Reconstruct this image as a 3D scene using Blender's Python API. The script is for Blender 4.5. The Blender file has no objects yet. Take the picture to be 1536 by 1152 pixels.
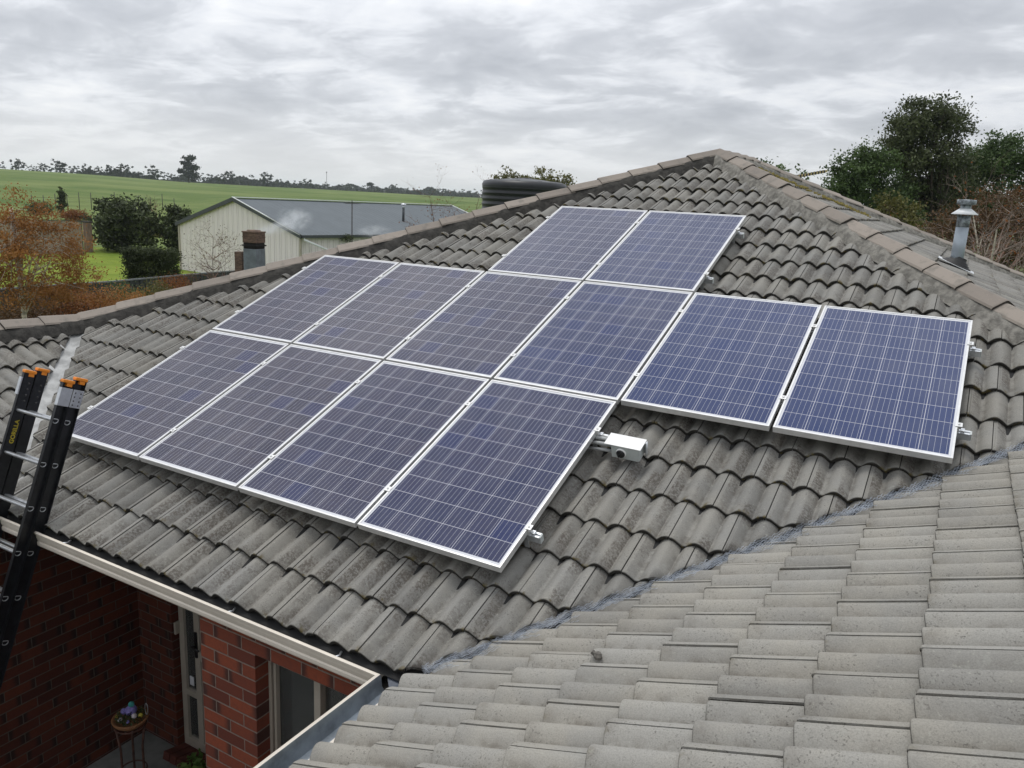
import bpy, bmesh, math, random
import numpy as np
from mathutils import Vector, Matrix, noise
PI = math.pi
rad = math.radians
SC = bpy.context.scene
COL = SC.collection
rng = random.Random(7)
V = Vector

# ------------------------------------------------------------------ camera
CAM = V((5.9572, -3.4166, 1.9326))
RIGHT = V((0.86729, 0.49536, 0.04843)); UP = V((-0.15379, 0.17413, 0.97264)); BACK = V((0.47346, -0.85105, 0.22720))
FPX = 1184.73
cam_d = bpy.data.cameras.new('camera'); cam = bpy.data.objects.new('camera', cam_d); COL.objects.link(cam)
cam_d.sensor_width = 36.0; cam_d.lens = 36.0 * FPX / 1536.0; cam_d.clip_start = 0.05; cam_d.clip_end = 6000
cam.matrix_world = Matrix(((RIGHT.x, UP.x, BACK.x, CAM.x), (RIGHT.y, UP.y, BACK.y, CAM.y), (RIGHT.z, UP.z, BACK.z, CAM.z), (0, 0, 0, 1)))
SC.camera = cam

def ray(px, py):
    return (RIGHT * ((px - 768) / FPX) - UP * ((py - 576) / FPX) - BACK)
def at(px, py, d):          # world point at plan distance d from the lens along a sight line
    r = ray(px, py); return CAM + r * (d / math.hypot(r.x, r.y))
def atz(px, py, z):
    r = ray(px, py); return CAM + r * ((z - CAM.z) / r.z)

# ------------------------------------------------------------------ light, sky, exposure
SC.view_settings.view_transform = 'Standard'; SC.view_settings.look = 'None'
SC.cycles.volume_bounces = 2
SC.view_settings.gamma = 1.0; SC.view_settings.use_curve_mapping = False
SC.view_settings.exposure = 0.14
SUN_EL, SUN_AZ = rad(75), rad(-85)      # azimuth from +Y towards +X
sd = V((math.sin(SUN_AZ) * math.cos(SUN_EL), math.cos(SUN_AZ) * math.cos(SUN_EL), math.sin(SUN_EL)))
sun_d = bpy.data.lights.new('sun', 'SUN'); sun_d.energy = 1.2; sun_d.angle = rad(20); sun_d.color = (1.0, 0.96, 0.9)
sun = bpy.data.objects.new('sun', sun_d); COL.objects.link(sun)
sun.rotation_euler = sd.to_track_quat('Z', 'Y').to_euler(); sun.location = (0, 0, 60)

class NT:
    """small helper to write node trees"""
    def __init__(s, tree): s.t = tree; s.n = tree.nodes; s.l = tree.links
    def node(s, typ, **kw):
        n = s.n.new(typ)
        for k, v in kw.items(): setattr(n, k, v)
        return n
    def put(s, sock, v):
        if isinstance(v, bpy.types.NodeSocket): s.l.new(v, sock)
        elif v is not None:
            if isinstance(v, (tuple, list)) and sock.type == 'RGBA' and len(v) == 3: v = (*v, 1)
            sock.default_value = v
    def math(s, op, a, b=None, c=None, clamp=False):
        n = s.node('ShaderNodeMath', operation=op, use_clamp=clamp)
        s.put(n.inputs[0], a); s.put(n.inputs[1], b); s.put(n.inputs[2], c)
        return n.outputs[0]
    def mix(s, f, a, b, blend='MIX'):
        n = s.node('ShaderNodeMix', data_type='RGBA', blend_type=blend)
        s.put(n.inputs[0], f); s.put(n.inputs[6], a); s.put(n.inputs[7], b); return n.outputs[2]
    def noise(s, vec, scale, detail=4, rough=0.55, dist=0.0, out=0):
        n = s.node('ShaderNodeTexNoise'); s.put(n.inputs['Vector'], vec); n.inputs['Scale'].default_value = scale
        n.inputs['Detail'].default_value = detail; n.inputs['Roughness'].default_value = rough; n.inputs['Distortion'].default_value = dist
        return n.outputs[out]
    def ramp(s, f, pts):
        n = s.node('ShaderNodeValToRGB'); s.put(n.inputs[0], f); e = n.color_ramp.elements
        while len(e) < len(pts): e.new(0.5)
        for el, (p, c) in zip(e, pts):
            el.position = p; el.color = (c, c, c, 1) if isinstance(c, (int, float)) else (*c, 1)
        return n.outputs[0]
    def maprange(s, v, a, b, c=0.0, d=1.0, smooth=True):
        n = s.node('ShaderNodeMapRange', interpolation_type='SMOOTHSTEP' if smooth else 'LINEAR')
        for i, x in enumerate((v, a, b, c, d)): s.put(n.inputs[i], x)
        return n.outputs[0]
    def mapping(s, vec, scale=(1, 1, 1), loc=(0, 0, 0), rot=(0, 0, 0)):
        n = s.node('ShaderNodeMapping'); s.put(n.inputs[0], vec); n.inputs['Scale'].default_value = scale
        n.inputs['Location'].default_value = loc; n.inputs['Rotation'].default_value = rot; return n.outputs[0]
    def sep(s, vec):
        n = s.node('ShaderNodeSeparateXYZ'); s.put(n.inputs[0], vec); return n.outputs
    def comb(s, x, y, z=0.0):
        n = s.node('ShaderNodeCombineXYZ'); s.put(n.inputs[0], x); s.put(n.inputs[1], y); s.put(n.inputs[2], z); return n.outputs[0]
    def white(s, vec, out='Value'):
        n = s.node('ShaderNodeTexWhiteNoise', noise_dimensions='3D'); s.put(n.inputs[0], vec); return n.outputs[out]
    def attr(s, name, out='Fac'):
        n = s.node('ShaderNodeAttribute', attribute_name=name); return n.outputs[out]
    def obj(s): return s.node('ShaderNodeTexCoord').outputs['Object']
    def geo(s): return s.node('ShaderNodeNewGeometry').outputs['Position']
    def bump(s, h, strength=0.3, dist=0.01):
        n = s.node('ShaderNodeBump'); s.put(n.inputs['Height'], h); n.inputs['Strength'].default_value = strength
        n.inputs['Distance'].default_value = dist; return n.outputs[0]

world = bpy.data.worlds.new('World'); SC.world = world; world.use_nodes = True
W = NT(world.node_tree); W.n.clear()
sky = W.node('ShaderNodeTexSky', sky_type='NISHITA', sun_disc=False, sun_elevation=SUN_EL, sun_rotation=SUN_AZ)
bg1 = W.node('ShaderNodeBackground'); W.put(bg1.inputs[0], sky.outputs[0]); bg1.inputs[1].default_value = 0.10
dirv = W.node('ShaderNodeTexCoord').outputs['Generated']
dx, dy, dz = W.sep(dirv)
den = W.math('ADD', W.math('MAXIMUM', dz, 0.0), 0.20)
pc = W.comb(W.math('DIVIDE', dx, den), W.math('DIVIDE', dy, den), 0.0)
pm = W.mapping(pc, scale=(0.80, 0.95, 1), loc=(1.7, 0.6, 0), rot=(0, 0, rad(-29)))
n_big = W.noise(pm, 0.40, 3, 0.5)
n_mid = W.noise(pm, 1.75, 6, 0.55, 0.4)
n_fine = W.noise(pm, 5.0, 5, 0.58, 0.5)
puff = W.math('ADD', W.math('MULTIPLY', n_mid, 0.75), W.math('ADD', W.math('MULTIPLY', n_fine, 0.42), W.math('MULTIPLY', n_big, 0.22)))
bright = W.ramp(puff, [(0.54, (0.46, 0.48, 0.52)), (0.67, (0.565, 0.585, 0.625)), (0.75, (0.72, 0.74, 0.78)), (0.87, (0.86, 0.87, 0.885))])
flat = (0.72, 0.73, 0.74, 1)
lowf = W.maprange(dz, 0.0, 0.12, 0.75, 0.0)
cl = W.mix(lowf, bright, flat)
side = W.math('ADD', W.math('MULTIPLY', dx, -0.78), W.math('MULTIPLY', dy, 0.50))   # brighter towards the hidden sun
gl = W.maprange(side, -0.9, 0.93, 0.75, 1.09, False)
gz = W.maprange(dz, 0.15, 1.0, 0.98, 2.0, False)
scl = W.math('MULTIPLY', gl, gz)
bg2 = W.node('ShaderNodeBackground'); W.put(bg2.inputs[0], cl); W.put(bg2.inputs[1], scl)
mx = W.node('ShaderNodeMixShader'); mx.inputs[0].default_value = 0.94
W.l.new(bg1.outputs[0], mx.inputs[1]); W.l.new(bg2.outputs[0], mx.inputs[2])
wo = W.node('ShaderNodeOutputWorld'); W.l.new(mx.outputs[0], wo.inputs[0])

# ------------------------------------------------------------------ materials
MATS = {}
def newmat(name):
    m = bpy.data.materials.new(name); m.use_nodes = True; t = NT(m.node_tree); t.n.clear()
    o = t.node('ShaderNodeOutputMaterial'); p = t.node('ShaderNodeBsdfPrincipled'); t.l.new(p.outputs[0], o.inputs[0])
    MATS[name] = m; t.p = p; t.o = o
    return m, t
def simple(name, col, rough=0.6, metal=0.0, var=0.15, scale=8.0, bump=0.0, bscale=60.0, spec=0.5, stretch=(1, 1, 1)):
    m, t = newmat(name); c = t.mapping(t.obj(), scale=stretch)
    f = t.noise(c, scale, 5, 0.6)
    a = tuple(x * (1 - var) for x in col); b = tuple(min(1, x * (1 + var)) for x in col)
    t.put(t.p.inputs['Base Color'], t.mix(t.maprange(f, 0.3, 0.7), a, b))
    t.p.inputs['Roughness'].default_value = rough; t.p.inputs['Metallic'].default_value = metal
    t.p.inputs['Specular IOR Level'].default_value = spec
    if bump: t.put(t.p.inputs['Normal'], t.bump(t.noise(c, bscale, 4, 0.6), bump, 0.01))
    return m

def tile_mat(name, base, dirt, moss, clean):
    m, t = newmat(name); P = t.geo(); r = t.attr('rnd'); h = t.attr('hgt'); vv = t.attr('vv')
    base2 = tuple(x * 0.80 for x in base)
    c = t.mix(r, base2, tuple(x * 1.10 for x in base))
    c = t.mix(t.maprange(t.noise(P, 2.3, 5, 0.6), 0.38, 0.68), c, t.mix(0.5, c, tuple(x * f for x, f in zip(base, (1.22, 1.17, 1.08)))))
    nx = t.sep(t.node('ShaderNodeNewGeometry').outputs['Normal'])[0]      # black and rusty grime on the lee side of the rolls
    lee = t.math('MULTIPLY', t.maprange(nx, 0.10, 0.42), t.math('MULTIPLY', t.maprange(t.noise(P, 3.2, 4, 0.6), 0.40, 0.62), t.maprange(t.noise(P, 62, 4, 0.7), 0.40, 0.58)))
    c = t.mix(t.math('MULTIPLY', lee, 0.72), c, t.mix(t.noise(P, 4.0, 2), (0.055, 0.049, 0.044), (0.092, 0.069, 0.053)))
    # weathering grime lying in the pans and along the lower noses
    g = t.noise(P, 14, 6, 0.62)
    pan = t.math('MULTIPLY', t.maprange(h, 0.75, 0.05), t.maprange(g, 0.40, 0.66))
    nose = t.math('MULTIPLY', t.maprange(vv, 0.35, 0.0), t.maprange(t.noise(P, 9, 5, 0.6), 0.45, 0.68))
    gr = t.math('MULTIPLY', t.math('MAXIMUM', pan, t.math('MULTIPLY', nose, 0.6)), 1.0 - clean)
    c = t.mix(gr, c, dirt)
    sp = t.maprange(t.noise(P, 95, 3, 0.6), 0.56, 0.70)
    c = t.mix(t.math('MULTIPLY', sp, t.math('MULTIPLY', t.maprange(t.noise(P, 5.5, 4, 0.6), 0.42, 0.62), 0.62)), c, (0.055, 0.05, 0.043))
    c = t.mix(t.math('MULTIPLY', t.maprange(t.noise(P, 190, 2, 0.7), 0.40, 0.62), 0.34), c, t.mix(1.0, c, (0.55, 0.55, 0.55), 'MULTIPLY'))
    lich = t.maprange(t.noise(P, 70, 2, 0.5), 0.66, 0.73)
    c = t.mix(t.math('MULTIPLY', lich, 0.45), c, (0.36, 0.36, 0.31))
    c = t.mix(t.math('MULTIPLY', t.maprange(t.noise(P, 13, 5, 0.7), 0.60, 0.68), 0.28), c, (0.33, 0.335, 0.30))
    c = t.mix(t.math('MULTIPLY', t.maprange(vv, 0.022, 0.004), 0.93), c, (0.022, 0.020, 0.017))      # black algae on the tile noses
    ms = t.math('MULTIPLY', t.maprange(vv, 0.12, 0.0), t.maprange(t.noise(P, 18, 4, 0.6), 0.55, 0.66))
    c = t.mix(t.math('MULTIPLY', ms, moss), c, (0.11, 0.085, 0.025))
    t.put(t.p.inputs['Base Color'], c); t.p.inputs['Roughness'].default_value = 0.86; t.p.inputs['Specular IOR Level'].default_value = 0.3
    hb = t.math('ADD', t.noise(P, 230, 3, 0.7), t.math('MULTIPLY', t.noise(P, 45, 3, 0.6), 0.7))
    t.put(t.p.inputs['Normal'], t.bump(hb, 0.35, 0.004))
    return m
tile_mat('tile_weathered', (0.234, 0.230, 0.214), (0.090, 0.080, 0.067), 0.7, 0.48)
tile_mat('tile_pale', (0.288, 0.280, 0.256), (0.13, 0.112, 0.09), 0.2, 0.40)
simple('underlay', (0.02, 0.02, 0.02), 0.95)
def cap_mat():
    m, t = newmat('ridge_cap'); P = t.geo(); r = t.attr('rnd')
    c = t.mix(r, (0.205, 0.178, 0.152), (0.285, 0.248, 0.212))
    c = t.mix(t.math('MULTIPLY', t.maprange(t.noise(P, 9, 6, 0.65), 0.48, 0.72), 0.55), c, (0.12, 0.115, 0.10))
    c = t.mix(t.math('MULTIPLY', t.maprange(t.noise(P, 60, 3, 0.6), 0.58, 0.7), 0.5), c, (0.30, 0.25, 0.20))
    t.put(t.p.inputs['Base Color'], c); t.p.inputs['Roughness'].default_value = 0.88
    t.put(t.p.inputs['Normal'], t.bump(t.noise(P, 150, 3, 0.7), 0.35, 0.004)); return m
cap_mat()
simple('cap_end', (0.05, 0.043, 0.037), .95)
simple('mortar', (0.20, 0.19, 0.168), 0.95, var=0.35, scale=18, bump=0.8, bscale=55)
simple('mortar_dark', (0.048, 0.045, 0.04), 0.95, var=0.4, scale=18, bump=0.8, bscale=55)
simple('cream_paint', (0.68, 0.62, 0.53), 0.38, var=0.07, scale=3)
simple('zinc', (0.26, 0.29, 0.32), 0.38, 0.55, var=0.3, scale=7)
simple('valley_metal', (0.34, 0.345, 0.34), 0.6, 0.1, var=0.25, scale=9)
simple('gutter_muck', (0.03, 0.028, 0.024), 0.95, var=0.5, scale=20, bump=0.9, bscale=40)
simple('wire', (0.46, 0.50, 0.56), 0.4, 0.5, var=0.2)
simple('lead', (0.085, 0.10, 0.13), 0.5, 0.2, var=0.3, scale=6, bump=0.3, bscale=20)

def brick_mat(name, axis, z0, j0, dark=1.0):  # dark scales brick and mortar colours down to paint shade in
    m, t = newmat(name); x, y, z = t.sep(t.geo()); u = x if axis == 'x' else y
    BH, BL = 0.0866, 0.2375
    row = t.math('DIVIDE', t.math('SUBTRACT', z, z0), BH); ri = t.math('FLOOR', row); fr = t.math('FRACT', t.math('ADD', row, 400.0))
    par = t.math('MULTIPLY', t.math('MODULO', t.math('ADD', ri, 400.0), 2.0), 0.5)
    col = t.math('ADD', t.math('DIVIDE', t.math('SUBTRACT', u, j0), BL), t.math('ADD', par, 400.0))
    ci = t.math('FLOOR', col); fc = t.math('FRACT', col)
    idv = t.comb(ci, ri, 3.0); r1 = t.white(idv); r2 = t.white(t.comb(ri, ci, 9.0)); r3 = t.white(t.comb(ci, ri, 31.0))
    mw = 0.055
    wob = t.math('MULTIPLY', t.math('SUBTRACT', t.noise(t.geo(), 22, 3), 0.5), 0.06)
    ey = t.math('ADD', t.math('MINIMUM', fr, t.math('SUBTRACT', 1.0, fr)), wob)
    ex = t.math('ADD', t.math('MULTIPLY', t.math('MINIMUM', fc, t.math('SUBTRACT', 1.0, fc)), BL / BH), wob)
    brick = t.math('MULTIPLY', t.maprange(ey, mw * 0.7, mw * 1.25), t.maprange(ex, mw * 0.5, mw * 1.05))
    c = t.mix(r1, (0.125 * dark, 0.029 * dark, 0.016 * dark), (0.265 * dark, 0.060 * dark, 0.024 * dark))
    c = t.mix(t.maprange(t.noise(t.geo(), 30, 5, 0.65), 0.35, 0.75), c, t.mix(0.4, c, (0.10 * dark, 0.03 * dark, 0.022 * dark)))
    # kiln-burnt ends of some bricks
    ends = t.math('MULTIPLY', t.maprange(t.math('ADD', fc, t.math('MULTIPLY', t.noise(t.geo(), 25, 2), 0.12)), 0.80, 1.0), t.math('GREATER_THAN', r2, 0.42))
    ends2 = t.math('MULTIPLY', t.maprange(t.math('SUBTRACT', fc, t.math('MULTIPLY', t.noise(t.geo(), 25, 2), 0.12)), 0.16, 0.0), t.math('GREATER_THAN', r3, 0.6))
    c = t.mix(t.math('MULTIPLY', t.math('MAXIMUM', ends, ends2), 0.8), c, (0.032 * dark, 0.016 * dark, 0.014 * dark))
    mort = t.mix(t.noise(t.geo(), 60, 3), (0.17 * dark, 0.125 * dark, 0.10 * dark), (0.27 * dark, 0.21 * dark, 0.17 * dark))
    t.put(t.p.inputs['Base Color'], t.mix(brick, mort, c)); t.p.inputs['Roughness'].default_value = 0.8
    t.put(t.p.inputs['Normal'], t.bump(t.math('ADD', brick, t.math('MULTIPLY', t.noise(t.geo(), 120, 3), 0.15)), 0.7, 0.008))
    return m
brick_mat('brick_red', 'x', -0.624, 2.27)
brick_mat('brick_shaded_y', 'y', -0.624, 0.1, 0.48)  # same red brick, darkened in colour to deepen the real shade
brick_mat('brick_shaded_x', 'x', -0.624, 0.12, 0.48)  # porch shade painted into the red brick's colour
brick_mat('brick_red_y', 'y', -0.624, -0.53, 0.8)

def cell_mat():
    m, t = newmat('solar_cells'); uv = t.node('ShaderNodeUVMap').outputs[0]; u, v, _ = t.sep(uv)
    orand = t.node('ShaderNodeObjectInfo').outputs['Random']
    U = t.math('MULTIPLY', u, 6.0); Vv = t.math('MULTIPLY', v, 10.0)
    iu = t.math('FLOOR', U); iv = t.math('FLOOR', Vv); fu = t.math('FRACT', U); fv = t.math('FRACT', Vv)
    rnd = t.white(t.comb(iu, iv, t.math('MULTIPLY', orand, 91.0)))
    rnd2 = t.white(t.comb(iv, iu, t.math('MULTIPLY', orand, 37.0)))
    c = t.mix(rnd, (0.014, 0.013, 0.036), (0.032, 0.025, 0.046))
    c = t.mix(t.math('GREATER_THAN', rnd2, 0.9), c, (0.008, 0.010, 0.060))
    pv = t.comb(t.math('MULTIPLY', u, 0.96), t.math('MULTIPLY', v, 1.6), t.math('MULTIPLY', orand, 20.0))
    vo = t.node('ShaderNodeTexVoronoi'); t.put(vo.inputs['Vector'], pv); vo.inputs['Scale'].default_value = 46
    vr = t.sep(vo.outputs['Color'])[0]
    c = t.mix(t.math('MULTIPLY', vr, 0.35), c, (0.035, 0.037, 0.085))
    angle_blue = t.sep(t.node('ShaderNodeObjectInfo').outputs['Color'])[2]      # coating's angle-dependent blue, painted into each panel's colour
    c = t.mix(angle_blue, c, t.mix(0.35, c, (0.013, 0.042, 0.170)), 'MIX'); c = t.mix(t.math('MULTIPLY', angle_blue, 0.6), c, (0.009, 0.030, 0.120))
    eu = t.math('MINIMUM', fu, t.math('SUBTRACT', 1.0, fu)); ev = t.math('MINIMUM', fv, t.math('SUBTRACT', 1.0, fv))
    gap = t.math('MAXIMUM', t.maprange(eu, 0.0125, 0.008), t.maprange(ev, 0.0125, 0.008))
    bus = t.math('ABSOLUTE', t.math('SUBTRACT', t.math('FRACT', t.math('MULTIPLY', fu, 5.0)), 0.5))
    busm = t.math('MULTIPLY', t.maprange(bus, 0.026, 0.016), 1.0)
    c = t.mix(busm, c, (0.46, 0.47, 0.51)); c = t.mix(gap, c, (0.48, 0.48, 0.53))
    border = t.math('MAXIMUM', t.math('MAXIMUM', t.math('LESS_THAN', u, 0.0), t.math('GREATER_THAN', u, 1.0)), t.math('MAXIMUM', t.math('LESS_THAN', v, 0.0), t.math('GREATER_THAN', v, 1.0)))
    c = t.mix(border, c, (0.60, 0.61, 0.64))
    dust = t.noise(t.comb(u, v, t.math('MULTIPLY', orand, 7.0)), 5, 5, 0.6)
    c = t.mix(t.math('MULTIPLY', t.maprange(dust, 0.35, 0.8), 0.07), c, (0.3, 0.29, 0.27))
    t.put(t.p.inputs['Base Color'], c); t.p.inputs['Roughness'].default_value = 0.09; t.p.inputs['IOR'].default_value = 1.45
    t.p.inputs['Specular IOR Level'].default_value = 0.52
    return m
cell_mat()
simple('aluminium', (0.70, 0.70, 0.69), 0.36, 0.55, var=0.06, scale=20)
simple('galvanised', (0.60, 0.62, 0.64), 0.34, 0.8, var=0.15, scale=14)
simple('black_plastic', (0.012, 0.012, 0.013), 0.4, var=0.2)
simple('white_plastic', (0.80, 0.80, 0.78), 0.45, var=0.05)
simple('grey_plastic', (0.46, 0.49, 0.48), 0.5, var=0.1)
simple('conduit', (0.36, 0.37, 0.37), 0.5, var=0.1)
simple('sticker', (0.70, 0.72, 0.75), 0.5)
simple('ladder_black', (0.010, 0.011, 0.013), 0.32, var=0.4, scale=30, spec=0.5)
simple('ladder_orange', (0.75, 0.24, 0.02), 0.45, var=0.12)
simple('yellow_print', (0.50, 0.39, 0.03), 0.5, var=0.1)
simple('rivet_dark', (0.06, 0.06, 0.06), 0.5, 0.3)
simple('frame_cream', (0.40, 0.36, 0.30), 0.45, var=0.06)
simple('concrete', (0.16, 0.165, 0.155), 0.9, var=0.25, scale=4, bump=0.3)
simple('soffit', (0.35, 0.32, 0.27), 0.8)
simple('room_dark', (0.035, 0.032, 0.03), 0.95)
simple('sheer', (0.86, 0.86, 0.87), 0.9, var=0.15)
simple('drape', (0.60, 0.45, 0.31), 0.9, var=0.2)
simple('wicker', (0.24, 0.11, 0.045), 0.75, var=0.3, scale=50)
simple('iron_rust', (0.07, 0.03, 0.02), 0.7, var=0.4, scale=25)
simple('petal_lilac', (0.22, 0.19, 0.46), 0.7, var=0.25, scale=25)
simple('petal_teal', (0.05, 0.30, 0.28), 0.7, var=0.25, scale=25)
simple('petal_white', (0.55, 0.50, 0.52), 0.7)
simple('petal_yellow', (0.50, 0.42, 0.06), 0.7)
simple('flue_steel', (0.36, 0.41, 0.46), 0.45, 0.25, var=0.12, scale=6)
simple('flue_aged', (0.24, 0.27, 0.29), 0.55, 0.3, var=0.6, scale=26)
simple('rubber', (0.018, 0.018, 0.018), 0.6, var=0.2)
simple('rust_brown', (0.13, 0.085, 0.06), 0.75, 0.2, var=0.45, scale=14, stretch=(1, 1, 4))
simple('soot', (0.012, 0.011, 0.010), 0.9)
simple('shed_trim', (0.055, 0.062, 0.068), 0.5, var=0.1)
simple('shed_roof_steel', (0.140, 0.158, 0.170), 0.85, 0.0, var=0.05, scale=1.2, spec=0.15)
simple('white_trim', (0.72, 0.74, 0.75), 0.4, var=0.05)
simple('tank_poly', (0.013, 0.015, 0.018), 0.42, var=0.2, scale=3)
simple('fence_steel', (0.036, 0.040, 0.045), 0.55, var=0.15, scale=2)
simple('paling', (0.23, 0.16, 0.12), 0.9, var=0.35, scale=3, stretch=(3, 3, .6))
simple('post_grey', (0.06, 0.055, 0.05), 0.9, var=0.3)
simple('bark_dark', (0.055, 0.042, 0.032), 0.9, var=0.4, scale=12)
simple('bark_pale', (0.40, 0.36, 0.31), 0.8, var=0.5, scale=9, stretch=(1, 1, .5))
simple('bark_birch', (0.50, 0.44, 0.36), 0.8, var=0.45, scale=7, stretch=(.6, .6, 3))
simple('twig_pale', (0.20, 0.155, 0.125), .8, var=.4)
simple('twig_brown', (0.15, 0.085, 0.06), 0.85, var=0.35)
simple('debris_bit', (0.13, 0.12, 0.105), 0.9, var=0.4, scale=40)

def leaf_mat(name, a, b, trans=0.25):
    m, t = newmat(name); r = t.attr('rnd'); P = t.geo()
    c = t.mix(r, a, b); c = t.mix(t.maprange(t.noise(P, 1.3, 3), 0.4, 0.7), c, t.mix(0.5, c, tuple(x * 1.35 for x in b)))
    t.put(t.p.inputs['Base Color'], c); t.p.inputs['Roughness'].default_value = 0.6; t.p.inputs['Specular IOR Level'].default_value = 0.25
    tr = t.node('ShaderNodeBsdfTranslucent'); t.put(tr.inputs[0], c); mx = t.node('ShaderNodeMixShader'); mx.inputs[0].default_value = trans
    t.l.new(t.p.outputs[0], mx.inputs[1]); t.l.new(tr.outputs[0], mx.inputs[2]); t.l.new(mx.outputs[0], t.o.inputs[0]); return m
leaf_mat('leaf_gum', (0.030, 0.040, 0.019), (0.105, 0.122, 0.055))
leaf_mat('leaf_green', (0.028, 0.050, 0.019), (0.100, 0.150, 0.050))
leaf_mat('leaf_dark', (0.020, 0.030, 0.013), (0.070, 0.088, 0.034))
leaf_mat('leaf_olive', (0.060, 0.066, 0.020), (0.150, 0.140, 0.040))
leaf_mat('leaf_orange', (0.17, 0.075, 0.025), (0.38, 0.185, 0.055), 0.35)
leaf_mat('leaf_rust', (0.10, 0.038, 0.014), (0.24, 0.092, 0.026), 0.3)
leaf_mat('leaf_brown', (0.060, 0.034, 0.018), (0.135, 0.078, 0.034))
leaf_mat('leaf_far', (0.018, 0.024, 0.020), (0.040, 0.048, 0.036), 0.1)
leaf_mat('leaf_fresh', (0.07, 0.13, 0.03), (0.16, 0.26, 0.06))

def ground_mat():
    m, t = newmat('paddock_grass'); P = t.geo(); x, y, z = t.sep(P)
    ds = t.math('SQRT', t.math('ADD', t.math('MULTIPLY', t.math('SUBTRACT', x, 6.0), t.math('SUBTRACT', x, 6.0)), t.math('MULTIPLY', t.math('ADD', y, 3.4), t.math('ADD', y, 3.4))))
    n1 = t.noise(P, 0.022, 8, 0.68, 0.6); n2 = t.noise(P, 0.9, 5, 0.65)
    c = t.mix(t.maprange(n1, 0.35, 0.68), (0.078, 0.128, 0.032), (0.165, 0.205, 0.070))
    c = t.mix(t.math('MULTIPLY', t.maprange(n2, 0.5, 0.75), 0.4), c, (0.20, 0.20, 0.095))
    st = t.noise(t.mapping(P, scale=(0.015, 0.22, 0.1), rot=(0, 0, rad(38))), 1.0, 5, 0.6)
    c = t.mix(t.math('MULTIPLY', t.maprange(st, 0.50, 0.72), 0.10), c, (0.060, 0.090, 0.028))
    t.put(t.p.inputs['Base Color'], c); t.p.inputs['Roughness'].default_value = 0.95; t.p.inputs['Specular IOR Level'].default_value = 0.1
    t.put(t.p.inputs['Normal'], t.bump(t.noise(P, 7, 4, 0.7), 0.6, 0.12)); return m
ground_mat()
def lawn_mat():
    m, t = newmat('lawn_grass'); P = t.geo()
    c = t.mix(t.maprange(t.noise(P, 0.35, 5, 0.6), 0.35, 0.65), (0.125, 0.185, 0.024), (0.195, 0.245, 0.038))
    c = t.mix(t.math('MULTIPLY', t.maprange(t.noise(t.mapping(P, scale=(.5, 2.2, 1), rot=(0, 0, rad(35))), 1.6, 6, 0.7), 0.5, 0.7), 0.5), c, (0.085, 0.125, 0.020))
    t.put(t.p.inputs['Base Color'], c); t.p.inputs['Roughness'].default_value = 0.95; t.p.inputs['Specular IOR Level'].default_value = 0.1
    t.put(t.p.inputs['Normal'], t.bump(t.noise(P, 14, 4, 0.7), 0.5, 0.08)); return m
lawn_mat()
simple('garden_soil', (0.06, 0.042, 0.03), 0.95, var=0.4, scale=3)
def ribbed(name, col, axis, pitch, rough=0.5):
    m, t = newmat(name); x, y, z = t.sep(t.obj()); u = x if axis == 'x' else y
    f = t.math('FRACT', t.math('ADD', t.math('DIVIDE', u, pitch), 50.0))
    rib = t.maprange(t.math('ABSOLUTE', t.math('SUBTRACT', f, 0.5)), 0.10, 0.22)
    c = t.mix(t.math('MULTIPLY', t.noise(t.obj(), 0.8, 4), 0.35), col, tuple(v * 0.85 for v in col))
    t.put(t.p.inputs['Base Color'], c); t.p.inputs['Roughness'].default_value = rough
    t.put(t.p.inputs['Normal'], t.bump(rib, 1.0, 0.05)); return m
def glass_mat():
    m, t = newmat('window_glass'); tr = t.node('ShaderNodeBsdfTransparent'); tr.inputs[0].default_value = (0.84, 0.87, 0.87, 1)
    g = t.node('ShaderNodeBsdfGlossy'); g.inputs['Roughness'].default_value = 0.03
    fr = t.node('ShaderNodeFresnel'); fr.inputs[0].default_value = 1.5; mx = t.node('ShaderNodeMixShader'); film = t.node('ShaderNodeBsdfDiffuse'); film.inputs[0].default_value = (.5, .5, .48, 1); m2 = t.node('ShaderNodeMixShader'); m2.inputs[0].default_value = .06      # dusty film on the pane
    t.l.new(fr.outputs[0], mx.inputs[0]); t.l.new(tr.outputs[0], mx.inputs[1]); t.l.new(g.outputs[0], mx.inputs[2]); t.l.new(mx.outputs[0], m2.inputs[1]); t.l.new(film.outputs[0], m2.inputs[2]); t.l.new(m2.outputs[0], t.o.inputs[0]); return m
glass_mat()
M = MATS

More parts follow.
